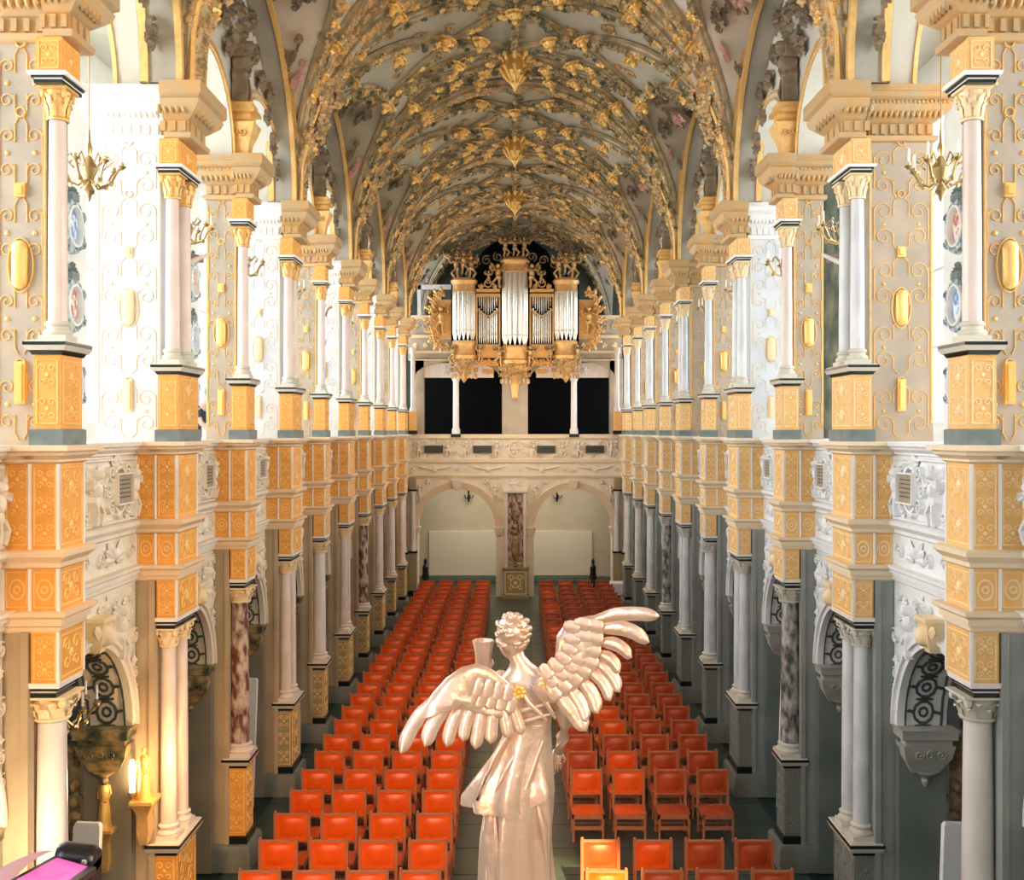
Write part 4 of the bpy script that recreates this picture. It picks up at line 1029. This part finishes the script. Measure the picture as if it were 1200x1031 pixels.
def chair(x, y, far, dark, label, grp):
    Q = CHD if dark else CH
    e = empty('leather_chair', label, 'chair', (x, y, 0), rc.uniform(-.035, .035), grp)
    if far:
        link('seat', Q['seat'], e); link('backrest', Q['backrest'], e); link('frame', Q['frame'], e)
    else:
        for k in ('seat', 'backrest', 'back_frame', 'seat_frame', 'stretcher'): link(k, Q[k], e)
        for k in ('front_leg-1', 'front_leg1', 'rear_leg-1', 'rear_leg1'): link('leg', Q[k], e)
colw = {-1: ['outermost seat', 'second from the columns', 'second from the aisle', 'aisle seat'],
        1: ['aisle seat', 'second from the aisle', 'second from the columns', 'outermost seat']}
for bs, side in SIDES:
    rows = [13.4+k for k in range(27) if not (bs > 0 and k in (2, 3))]
    for rn, y in enumerate(rows):
        for c in range(4):
            x = (-3.34+.705*c if bs < 0 else 1.20+.725*c)+rc.uniform(-.015, .015)
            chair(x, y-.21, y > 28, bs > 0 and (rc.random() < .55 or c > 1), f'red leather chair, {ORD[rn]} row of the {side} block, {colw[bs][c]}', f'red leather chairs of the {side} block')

# ------------------------------------------------------------------ chandeliers, boards, shields, paintings
def chand_me():
    b = MB(); b.lathe(0, 0, [(.01, -.34), (.03, -.28), (.06, -.24), (.02, -.17), (.05, -.12), (.09, -.02), (.05, .06), (.02, .10), (.035, .18), (.015, .24), (.01, .36)], 10); r = b.mesh('stem', M['brass'])
    b = MB(); b.tube([(0, 0, -.1), (.1, 0, -.2), (.2, 0, -.16), (.26, 0, -.04), (.30, 0, -.0)], .013, 5); b.tube([(.1, 0, .02), (.17, 0, .1), (.22, 0, .05), (.17, 0, .0)], .01, 4)
    b.lathe(.30, 0, [(.015, -.02), (.045, .01), (.02, .02), (.02, .05)], 8); b.ell((.2, 0, -.16), (.03, .03, .03), 6, 4); a = b.mesh('arm', M['brass'])
    b = MB(); b.lathe(.30, 0, [(.014, .05), (.012, .17), (.006, .185)], 8); c = b.mesh('candle', M['candle']); return r, a, c
cs, ca, cc = chand_me()
def chandelier(x, y, z, ztop, label, grp=None):
    e = empty('brass_chandelier', label, 'chandelier', (x, y, z), random.random(), grp)
    link('stem', cs, e, scale=(1.15, 1.15, 1.15))
    b = MB(); b.tube([(0, 0, .36), (0, 0, ztop-z)], .008, 4); link('rod', b.mesh('rod', M['brass']), e)
    for k in range(7):
        a = link('arm', ca, e, rot=(0, 0, k*2*pi/7), scale=(1.15, 1.15, 1.15)); link('candle', cc, a)
for s, side in SIDES:
    for i in range(0, 8):
        d = dep(i); a, e_ = (d+.0, L+.25); chandelier(s*4.75, YF(i)+(a+e_)/2+.03, 9.75, 12.3, f'brass chandelier in the {ORD[i]} gallery arch from the camera on the {side}', f'chandeliers in the {side} gallery arches')
for i in (0, 1): chandelier(-5.0, YF(i)+2.0, 3.75, 4.36, f'dark brass chandelier hanging in the {ORD[i]} ground floor arch on the left')
def boardthing(x, y, rz, label):
    e = empty('white_board', label, 'board', (x, y, 0), rz)
    b = MB(); b.stack(-.15, .15, -.045, .045, [(0, 0), (2.3, 0), (2.34, -.02)]); o = link('panel', b.mesh('panel', M['board']), e, (0, 0, .02), (0, math.radians(2), 0))
    b = MB(); b.box(-.2, .2, -.15, .15, 0, .03); link('foot', b.mesh('foot', M['bag']), e)
for s, side in SIDES:
    for i, nm in ((0, 'first'), (2, 'second'), (4, 'third')):
        boardthing(s*(4.86 if i else 4.93), YF(i)+(2.3 if i == 0 else 2.55), 0, f'{nm} tall slim white board from the camera standing under a {side} arch')
def shield_thing(s, y, z, m, label):
    e = empty('oval_shield', label, 'shield', (s*7.6, y, z))
    T = lambda u, v, n: (-s*n, u, v)
    b = MB(); blob(b, T, 0, 0, .24, .32, .08, 14, 3); link('shield_face', b.mesh('face', m), e)
    b = MB(); ring(b, T, 0, 0, .34, .42, .14, .09, 20)
    for q in (-1, 1): scroll(b, T, q*.4, .2, .12, 1.3, q, 0, .05, .07); scroll(b, T, q*.4, -.2, .12, 1.3, -q, 0, .05, .07)
    link('shield_frame', b.mesh('frame', M['shieldf']), e)
    b = MB(); ring(b, T, 0, 0, .27, .345, .06, .12, 20); link('white_rim', b.mesh('rim', M['frame']), e)
    b = MB(); b.box(-.10 if s > 0 else 0, 0 if s > 0 else .10, -.14, .14, .44, .56); clump(b, T, 0, .62, .14, random.Random(1), .1); link('crest', b.mesh('crest', M['slate']), e)
for s, side in SIDES:
    for k, y in enumerate((17.5, 24.04, 30.58)):
        if s > 0 and k == 1: continue
        for j, z in enumerate((10.3, 8.95, 7.6)):
            shield_thing(s, y, z, M['red'] if (k+j+(s > 0)) % 3 == 1 else M['blue'], f'{("top", "middle", "bottom")[j]} oval coat of arms on the {ORD[k]} window pier of the {side} gallery wall')
# ground-floor aisle furnishings
for s, side in SIDES:
    for i in range(0, 8):
        y = YF(i)+3.3
        e = empty('framed_painting', f'dim framed painting on the {side} aisle wall seen through the {ORD[i]} arch', 'painting', (s*7.5, y, 0), 0, f'paintings on the {side} aisle wall')
        b = MB()
        for a in ((-1.1, -1.0, 1.9, 4.3), (1.0, 1.1, 1.9, 4.3), (-1.1, 1.1, 1.9, 2.0), (-1.1, 1.1, 4.2, 4.3)): b.box(-.1, .08, a[0], a[1], a[2], a[3])
        link('frame', b.mesh('frame', M['slate'], s), e)
        b = MB(); b.box(-.02, .08, -1.0, 1.0, 2.0, 4.2); link('canvas', b.mesh('canvas', M['canvas'], s), e)
        e = empty('carved_bench', f'carved wooden bench along the {side} aisle wall under the {ORD[i]} painting', 'bench', (s*7.2, y, 0), 0, f'carved benches in the {side} aisle')
        b = MB(); b.box(-.25, .3, -1.5, 1.5, .4, .48); link('seat', b.mesh('seat', M['bwood'], s), e)
        b = MB(); b.box(.22, .32, -1.5, 1.5, .4, 1.5); b.stack(.2, .32, -1.5, 1.5, [(1.5, 0), (1.55, .04), (1.6, .04)])
        for k in range(5): clump(b, TN(.22), -1.2+.6*k, 1.2, .16, rng, .06); scroll(b, TN(.22), -1.2+.6*k, .8, .12, 1.4, 1, 0, .03, .04)
        link('back', b.mesh('back', M['bwood'], s), e)
        for yy in (-1.45, 0, 1.45): b = MB(); b.box(-.22, .25, yy-.04, yy+.04, 0, .4); link('leg', b.mesh('leg', M['bwood'], s), e)
# epitaphs between the piers (dark carved figures seen beside the columns)
for s, side in SIDES:
    for i in range(1, 9):
        e = empty('carved_epitaph', f'dark carved epitaph under the near side of the {ORD[i-1]} {side} arch', 'carving', (s*5.3, YF(i)+.1, 0), 0, f'carved epitaphs, {side} aisle')
        b = MB(); T = TF(0); putto(b, T, .12, 2.1, .8, 1, .14); clump(b, T, .12, 1.3, .2, rng, .1); clump(b, T, .12, 2.8, .18, rng, .1); scroll(b, T, .2, 1.7, .14, 1.4, 1, 0, .04, .06); b.box(0, .3, -.05, .02, 1.0, 3.0)
        b.mesh; link('carving', b.mesh('carving', M['relief'] if s > 0 else M['tand'], s, 0), e)
# dark painting and crucifix in the right gallery
e = empty('tall_dark_painting', 'tall dark green painting on the right gallery wall behind the second pier', 'painting', (7.45, 23.4, 0))
b = MB(); b.box(0, .12, -1.3, 1.3, 6.2, 13.3); link('canvas', b.mesh('canvas', M['canvasd']), e)
b = MB(); b.box(-.05, .12, -1.4, -1.3, 6.1, 13.4); b.box(-.05, .12, 1.3, 1.4, 6.1, 13.4); b.box(-.05, .12, -1.4, 1.4, 13.3, 13.4); link('frame', b.mesh('frame', M['dwood']), e)
def figure_me(b, sc=1., arms='out', rr=1.):
    def P(x, y, z): return (x*sc, y*sc, z*sc)
    b.tube([P(0,0,.9), P(0,0,1.05), P(0,-.01,1.25), P(0,0,1.42), P(0,0,1.47), P(0,-.01,1.55)], [.11*sc*rr, .125*sc*rr, .13*sc*rr, .10*sc*rr, .05*sc, .05*sc], 10)
    b.ell(P(0,-.02,1.64), (.08*sc, .095*sc, .115*sc), 10, 8)
    for q in (-1, 1):
        b.tube([P(q*.08,0,.92), P(q*.09,-.03,.5), P(q*.08,0,.08), P(q*.08,-.12,.03)], [.085*sc, .06*sc, .035*sc, .03*sc], 8)
        if arms == 'out': b.tube([P(q*.14,0,1.4), P(q*.36,-.03,1.5), P(q*.58,-.06,1.62)], [.05*sc, .04*sc, .028*sc], 7)
        else: b.tube([P(q*.15,0,1.4), P(q*.22,-.02,1.14), P(q*.14,-.16,1.0)], [.05*sc, .04*sc, .028*sc], 7)
for s, side, x, y, m_ in ((1, 'right', 4.72, 14.05, 'wmar'), (-1, 'left', -4.72, 14.05, 'pmar')):
    e = empty('crucifix', f'{"pale" if s > 0 else "pinkish"} crucifix figure in the gallery behind the second column pair on the {side}', 'crucifix', (x, y, 7.75), s*-pi/2*.6)
    b = MB(); figure_me(b, .95); link('figure', b.mesh('figure', M[m_], smooth=60), e)
    b = MB(); b.box(-.05, .05, .1, .16, -1.08, 1.9); b.box(-.62, .62, .1, .16, 1.45, 1.55); link('cross', b.mesh('cross', M['bwood']), e)
# gilded figures and lamp by the second pier on the left
for k, (x, y, z, nm) in enumerate(((-4.50, 12.42, 2.34, 'gilded figure on a bracket beside the glowing lamp, second pier on the left'), (-4.98, 12.42, 2.0, 'smaller gilded carving left of the lamp on the second left pier'))):
    e = empty('gilded_figure', nm, 'statue', (x, y, z))
    b = MB(); figure_me(b, .36, 'in', 1.5); b.tube([(0, 0, .3), (0, 0, .0)], [.06, .09], 8); link('figure', b.mesh('figure', M['goldb'], smooth=60), e)
    b = MB(); b.stack(-.09, .09, -.08, .16, [(-.55, -.05), (-.4, -.02), (-.2, -.03), (-.08, .02), (-.04, .05), (0, .05)]); link('bracket', b.mesh('bracket', M['gold']), e)
e = empty('wall_lamp', 'glowing candle lamp beside the gilded figure on the left', 'lamp', (-4.62, 12.36, 2.45))
b = MB(); b.lathe(0, 0, [(.03, 0), (.035, .1), (.04, .3), (.02, .38)], 10); link('bulb', b.mesh('bulb', M['bulb']), e)
b = MB(); b.lathe(0, 0, [(.01, -.08), (.05, -.03), (.05, 0)], 10); b.box(-.015, .015, 0, .26, -.06, -.03); link('holder', b.mesh('holder', M['brass']), e)
lamp('POINT', 'wall_lamp_light', (-4.02, 12.2, 2.7), 34, (1, .6, .25), shadow_soft_size=.1)
lamp('POINT', 'wall_lamp_light', (-4.3, 8.6, 2.9), 46, (1, .78, .5), shadow_soft_size=.12)

# person leaning on the left parapet
pe = empty('person', 'grey-haired person in a dark shirt leaning on the left gallery parapet', 'person', (-5.62, 17.8, 5.85), math.radians(78))
b = MB(); b.tube([(0, 0, .86), (0, 0, 1.0), (0, -.10, 1.2), (0, -.24, 1.36), (0, -.28, 1.42), (0, -.34, 1.5)], [.15, .15, .18, .14, .06, .055], 12)
for q in (-1, 1): b.tube([(q*.09, 0, .95), (q*.1, -.03, .5), (q*.1, .02, .08), (q*.1, -.12, .03)], [.1, .075, .045, .035], 8)
for q in (-1, 1):
    b.tube([(q*.17, -.2, 1.33), (q*.24, -.30, 1.1), (q*.16, -.5, .9)], [.055, .045, .032], 8); b.ell((q*.15, -.54, .88), (.035, .06, .02), 8, 5)
    for k in range(4): b.tube([(q*.15+(k-1.5)*.018, -.56, .88), (q*.15+(k-1.5)*.02, -.62, .875)], .009, 5)
    b.tube([(q*.13, -.53, .88), (q*.10, -.57, .87)], .01, 5)
b.ell((0, -.36, 1.60), (.075, .095, .115), 12, 9); b.ell((0, -.455, 1.59), (.014, .02, .022), 6, 4)
for q in (-1, 1): b.ell((q*.075, -.35, 1.6), (.012, .02, .03), 6, 4)
link('body', b.mesh('body', M['skin'], smooth=70), pe)
b = MB(); b.ell((0, -.335, 1.635), (.085, .10, .105), 12, 8); link('hair', b.mesh('hair', M['hair']), pe)
b = MB(); b.tube([(0, 0, .9), (0, 0, 1.02), (0, -.10, 1.2), (0, -.23, 1.35), (0, -.27, 1.39)], [.165, .165, .195, .155, .08], 14)
for q in (-1, 1): b.tube([(q*.13, -.18, 1.33), (q*.2, -.22, 1.26), (q*.225, -.26, 1.17)], [.07, .065, .06], 8)
link('shirt', b.mesh('shirt', M['shirt'], smooth=70), pe)
b = MB(); b.tube([(0, 0, .98), (0, 0, .84)], [.17, .165], 14)
for q in (-1, 1): b.tube([(q*.09, 0, .92), (q*.1, -.03, .5), (q*.1, .02, .1)], [.115, .09, .07], 10)
link('trousers', b.mesh('trousers', M['trous'], smooth=70), pe)

# ------------------------------------------------------------------ near things: recorder on the balcony rail
rail = empty('balcony_rail', 'pale stone ledge of the balcony at the photographer, under the recorder', 'ledge', kind='structure')
b = MB(); b.box(-1.6, 1.6, 1.15, 2.0, 5.55, 5.72); link('ledge', b.mesh('ledge', M['stone']), rail)
def W3(px, py, d): return ((px-603.5)/1200*d, d, EYE-(py-505)/1200*d)
e = empty('camcorder', 'black camcorder with a magenta screen at the lower left corner', 'camera', (0, 0, 0))
b = MB(); d = 1.95
p = W3(92, 1008, d); 
vs = []; fs = []
for k in range(9):
    u = (-.036+.072*k/8)
    for j in range(12):
        a = 2*pi*j/12; rr = .026 if 0 < k < 8 else .021; vs.append((p[0]+u, p[1]+rr*1.0*cos(a)*1.1, p[2]+.006-u*.12+rr*sin(a)))
for k in range(8):
    for j in range(12): a = k*12+j; c = k*12+(j+1) % 12; fs.append((a, c, c+12, a+12))
fs += [tuple(range(12)), tuple(range(96, 108))]
b.add(vs, fs); b.box(p[0]-.036, p[0]+.036, p[1]-.028, p[1]+.02, 5.9, p[2]); link('body', b.mesh('body', M['bag']), e)
b = MB(); 
q = [W3(63, 1003, d-.03), W3(113, 1016, d-.05), W3(50, 1060, d-.30), W3(8, 1033, d-.26)]
vs = q+[(x, y, z-.012) for x, y, z in q]; b.add(vs, [(0,1,2,3),(7,6,5,4),(0,4,5,1),(1,5,6,2),(2,6,7,3),(3,7,4,0)]); link('flip_screen', b.mesh('flip', M['bag'], 1, 0), e)
q = [W3(67, 1006.5, d-.035), W3(103, 1017, d-.055), W3(52, 1052, d-.27), W3(20, 1032, d-.245)]
b = MB(); q2 = [(x, y, z+.003) for x, y, z in q]; b.add(q2+[(x, y, z-.003) for x, y, z in q2], [(0,1,2,3),(7,6,5,4),(0,4,5,1),(1,5,6,2),(2,6,7,3),(3,7,4,0)]); link('screen', b.mesh('screen', M['magenta'], 1, 0), e)
b = MB(); b.ell((p[0]+.022, p[1]-.028, p[2]+.008), (.006, .004, .006), 8, 5); link('button', b.mesh('button', M['tin']), e)
b = MB(); b.box(p[0]-.02, p[0]+.02, p[1]-.02, p[1]+.02, 5.75, 5.9); b.lathe(p[0], p[1], [(.07, 5.72), (.06, 5.74), (.02, 5.76)], 10); link('stand', b.mesh('stand', M['bag']), e)
e = empty('folded_cloth', 'rose and black folded cloth beside the camcorder in the corner', 'cloth', (0, 0, 0))
b = MB(); vs = []; fs = []
for k in range(9):
    u = k/8; a = W3(-20+62*u, 1030-24*sin(pi*u*.55), 1.8)
    for j in range(7): a2 = pi*j/6; vs.append((a[0]-.004*cos(a2), 1.70+.16*j/6, a[2]+.012*sin(a2)-.01))
for k in range(8):
    for j in range(6): a = k*7+j; fs.append((a, a+1, a+8, a+7))
b.add(vs, fs); b.box(-.97, -.86, 1.72, 1.84, 5.72, 5.98); link('fold', b.mesh('fold', M['cloth']), e)

# ------------------------------------------------------------------ angel statue
DA = 4.4; SC = DA/1200
def A(px, py, dy=0.): 
    return ((px-603.5)*SC, dy, EYE-(py-505)*SC)
ang = empty('angel_statue', 'winged angel statue seen from behind in silvery bronze above the aisle', 'statue', (0, DA, 0))
def loft(rows, n=40, folds=9):
    b = MB(); vs = []; fs = []
    for (px, py, w_, dpt, cy, amp, ph) in rows:
        cx, _, z = A(px, py)
        for j in range(n):
            a = 2*pi*j/n; f = 1+amp*sin(folds*a+ph)+amp*.6*sin(5*a-ph*1.7); vs.append((cx+w_*SC/2*cos(a)*f, cy+dpt*SC/2*sin(a)*f, z))
    m_ = len(rows)
    for k in range(m_-1):
        for j in range(n): a = k*n+j; c = k*n+(j+1) % n; fs.append((a, c, c+n, a+n))
    fs.append(tuple(range(n))); fs.append(tuple(range((m_-1)*n, m_*n))[::-1])
    b.add(vs, fs); return b
body = loft([(606,1124,90,66,0,.15,0),(607,1090,86,62,0,.16,.15),(607,1050,80,58,0,.17,.3),(606,1015,76,56,0,.17,.5),(606,985,76,54,0,.15,.75),(608,955,78,54,0,.11,1.1),(610,925,76,50,0,.05,2.1),(613,895,68,44,0,.03,2.4),
             (617,870,58,38,0,.02,2.6),(619,850,52,34,0,.01,2.8),(619,825,60,38,0,.01,3),(618,805,68,38,0,.01,3),(618,793,62,34,0,0,3),(614,784,38,26,0,0,3),(610,776,24,24,.0,0,3),(605,768,20,22,-.0,0,3),(602,758,19,21,-.0,0,3)], 48)
link('body', body.mesh('body', M['statue'], smooth=70), ang)
tun = loft([(604,946,80,62,0,.17,.5),(603,935,82,62,0,.16,.6),(606,910,74,56,0,.12,.9),(611,885,64,46,0,.06,1.3),(616,862,56,40,0,.03,1.8),(619,846,53,37,0,.02,2)], 48, 7)
# drape swings out to the left
tun.v = [(x-(.045*max(0, -x-.02)/.12 if z < 5.5 and x < 0 else 0)*max(0, (5.5-z)/.3), y, z+(.05*max(0, x)/.1 if z < 5.3 else 0)) for x, y, z in tun.v]
link('tunic', tun.mesh('tunic', M['statue'], smooth=70), ang)
b = MB()
for k, (a, c, e2) in enumerate((((590,842),(615,838),(650,830)), ((588,838),(612,826),(646,818)), ((640,838),(620,818),(608,800)), ((650,836),(636,812),(622,796)), ((575,935),(590,900),(612,865)), ((603,950),(622,900),(636,862)), ((560,930),(580,880),(596,856)), ((618,1031),(612,985),(606,945)), ((640,1000),(636,960),(628,930)), ((585,1031),(582,985),(580,950)))):
    b.tube([A(*a, -.075), A(*c, -.088), A(*e2, -.068)], [.006, .013, .006], 8)
link('drapery_folds', b.mesh('folds', M['statue'], smooth=70), ang)
# head and hair
b = MB(); hc = A(600, 745); 
b.ell((hc[0], .01, hc[2]-.01), (.062, .075, .092), 16, 12); b.ell((hc[0]-.05, .055, hc[2]-.015), (.016, .022, .022), 8, 6)
b.tube([(hc[0]-.045, .062, hc[2]-.03), (hc[0]-.052, .06, hc[2]-.06)], [.02, .016], 6)
for q in (0, 1): b.ell((hc[0]-.03-.02*q, .072-.012*q, hc[2]+.005), (.008, .007, .005), 6, 4)
b.ell((hc[0]-.045, .062, hc[2]-.048), (.016, .010, .006), 6, 4); b.ell((hc[0]-.052, -.005, hc[2]-.012), (.008, .014, .02), 6, 5)
link('head', b.mesh('head', M['statue'], smooth=70), ang)
b = MB(); rg = random.Random(9)
b.ell((hc[0]+.004, -.004, hc[2]+.018), (.071, .078, .075), 14, 10)
for k in range(95):
    a = rg.uniform(0, 2*pi); t = rg.uniform(-.85, 1); rr = sqrt(1-t*t); v = (rr*cos(a), rr*sin(a), t)
    if v[1] > .45 and t < .35: continue
    c_ = (hc[0]+.004+.071*v[0], -.004+.078*v[1], hc[2]+.018+.075*v[2])
    q = rg.uniform(.010, .019); b.ell(c_, (q, q, q*.9), 6, 4)
link('hair', b.mesh('hair', M['statue'], smooth=70), ang)
# arms
def hand(b, c, d, s_=.055, curl=.5):
    b.ell(c, (.5*s_, .35*s_, .75*s_), 8, 6)
    for k in range(4):
        o = (k-1.5)*s_*.24; p0 = (c[0]+o, c[1]-.01, c[2]+d*s_*.5); l = s_*(.75, .9, .85, .65)[k]
        b.tube([p0, (p0[0], p0[1]+curl*.012, p0[2]+d*l*.6), (p0[0], p0[1]+curl*.03, p0[2]+d*l)], [s_*.13, s_*.12, s_*.09], 6)
    b.tube([(c[0]+.45*s_, c[1], c[2]-d*.2*s_), (c[0]+.75*s_, c[1]+.01, c[2]+d*.3*s_), (c[0]+.65*s_, c[1]+.02, c[2]+d*.6*s_)], [s_*.16, s_*.13, s_*.1], 6)
b = MB(); b.tube([A(648, 800, .0), A(658, 822, .0), A(664, 845, .01), A(660, 868, .05), A(655, 888, .08)], [.05, .046, .038, .030, .021], 12); hand(b, A(653, 894, .085), -1, .05)
link('arm', b.mesh('arm', M['statue'], smooth=70), ang)
b = MB(); b.tube([A(652, 893, .10), A(656, 885, .1)], .014, 8); b.tube([A(649, 915, .10), A(657, 878, .1)], .010, 8); link('scroll_in_hand', b.mesh('scroll', M['wmar']), ang)
b = MB(); b.tube([A(588, 800, .03), A(572, 810, .10), A(560, 800, .17), A(562, 785, .2), A(565, 776, .2)], [.05, .042, .034, .028, .022], 12); hand(b, A(566, 794, .2), 1, .05)
link('arm', b.mesh('arm', M['statue'], smooth=70), ang)
b = MB(); c_ = A(565, 780, .17); b.lathe(c_[0], c_[1], [(.03, c_[2]-.07), (.034, c_[2]-.02), (.040, c_[2]+.03), (.050, c_[2]+.075), (.044, c_[2]+.075), (.03, c_[2]+.03)], 8); link('cup', b.mesh('cup', M['statue']), ang)
b = MB()
for (x, y) in ((608, 802), (641, 790)):
    c_ = A(x, y, -.128)
    for k in range(7): a = k*2*pi/7; b.ell((c_[0]+.02*cos(a), c_[1], c_[2]+.02*sin(a)), (.012, .012, .012), 6, 4)
    b.ell(c_, (.011, .016, .011), 6, 4)
link('rosettes', b.mesh('rosettes', M['goldb']), ang)
# wings
def feather(root, tip, w_, bend, dy0, dy1, th=.012):
    n = 16; (x0, _, z0), (x1, _, z1) = A(*root), A(*tip); dx, dz = x1-x0, z1-z0; Ln = sqrt(dx*dx+dz*dz); nx, nz = -dz/Ln, dx/Ln; w2 = w_*SC/2
    b = MB(); vs = []; fs = []
    for k in range(n+1):
        t = k/n; off = bend*SC*sin(pi*t); cx, cz = x0+dx*t+nx*off, z0+dz*t+nz*off; y = dy0+(dy1-dy0)*t
        ww = w2*(.55+.45*min(1, t*3))*(1 if t < .78 else sqrt(max(.03, 1-((t-.78)/.22)**2)))
        for (u, h) in ((-1, 0), (-.55, -.8), (0, -1.3), (.55, -.8), (1, 0), (0, .8)): vs.append((cx+nx*ww*u, y+h*th, cz+nz*ww*u))
    for k in range(n):
        for j in range(6): a = 6*k+j; c = 6*k+(j+1) % 6; fs.append((a, c, c+6, a+6))
    fs += [(5,4,3,2,1,0), tuple(range(6*n, 6*n+6))]
    b.add(vs, fs); return b.mesh('feather', M['statue'], smooth=60)
def wingplate(pts, dy, th, name):
    b = MB(); n = len(pts); cx = sum(p[0] for p in pts)/n; cz = sum(p[1] for p in pts)/n
    vs = []; fs = []
    for sc_, h in ((1, 0), (.93, -th*.75), (.75, -th), (.4, -th*1.05)):
        for p in pts: q = A(cx+(p[0]-cx)*sc_, cz+(p[1]-cz)*sc_); vs.append((q[0], dy(p[0])+h, q[2]))
    for k in range(3):
        for j in range(n): a = k*n+j; c = k*n+(j+1) % n; fs.append((a, c, c+n, a+n))
    fs.append(tuple(range(3*n, 4*n))); fs.append(tuple(range(n))[::-1]); b.add(vs, fs)
    return b.mesh(name, M['statue'], smooth=70)
rw = link('wing', wingplate([(622,800),(634,785),(648,770),(650,752),(651,738),(660,726),(676,717),(695,713),(706,722),(702,745),(697,768),(690,785),(676,797),(664,808),(648,816),(632,812)], lambda x: -.10-.0006*(x-620), .022, 'wing'), ang)
for a in (((690,720),(764,711),16,5), ((696,730),(753,740),17,8), ((697,744),(734,758),15,6), ((694,756),(721,775),14,5), ((690,765),(721,797),15,6), ((684,775),(711,807),15,6), ((674,785),(697,822),16,5), ((662,795),(684,832),17,4), ((648,800),(684,842),20,2)):
    link('feather', feather(a[0], a[1], a[2], a[3], -.10-.0006*(a[0][0]-620), -.13-.0006*(a[1][0]-620)), rw)
for j, row in enumerate((((700,726),(700,741),(697,755),(694,768),(686,778),(676,788),(664,797),(652,806)), ((686,724),(687,739),(685,752),(680,764),(672,774),(661,783),(649,791)), ((674,728),(674,742),(671,754),(664,765),(655,774),(644,782)))):
    for (x, y) in row:
        a = math.atan2(y-700, (x-560)*.9)*.9
        link('covert_feather', feather((x-16*cos(a), y-16*sin(a)), (x+3*cos(a), y+3*sin(a)), 15, 0, -.118-.0006*(x-620)-.003*j, -.127-.0006*(x-620)-.003*j, .006), rw)
lw = link('wing', wingplate([(608,815),(602,798),(592,788),(578,776),(560,768),(542,772),(526,783),(512,798),(500,815),(495,828),(512,824),(530,818),(548,820),(566,826),(584,832),(600,832)], lambda x: -.10-.0008*(615-x), .026, 'wing'), ang)
for a in (((516,803),(477,862),16,-5), ((532,808),(503,856),17,-4), ((545,812),(527,858),15,-3), ((556,815),(545,853),14,-2), ((566,816),(559,863),15,0), ((578,818),(576,858),15,0), ((590,820),(596,853),14,0), ((600,818),(611,850),14,0)):
    link('feather', feather(a[0], a[1], a[2], a[3], -.10-.0008*(615-a[0][0]), -.12-.0008*(615-a[1][0])), lw)
for j in range(2):
    for k in range(1+j, 8):
        x, y = 520+11*k-4*j, 812-j*13+k*.8-5*sin(pi*k/7)
        link('covert_feather', feather((x+5, y-13), (x-4+k*.6, y+7), 12, 0, -.118-.0008*(615-x)-.003*j, -.124-.0008*(615-x)-.003*j, .004), lw)
b = MB(); zt = A(0, 1120)[2]; b.stack(-.3, .3, -.2, .2, [(zt-.4, .05), (zt-.36, .05), (zt-.3, -.05), (zt-.1, -.05), (zt-.06, .03), (zt, .03)]); link('base', b.mesh('base', M['statue']), ang)
al = empty('altar_top', 'carved wooden pedestal carrying the angel below the frame', 'pedestal', (0, DA, 0))
b = MB(); b.stack(-.45, .45, -.35, .35, [(0, .2), (.3, .2), (.4, 0), (zt-.6, 0), (zt-.5, .08), (zt-.4, .08)]); link('block', b.mesh('block', M['bwood']), al)
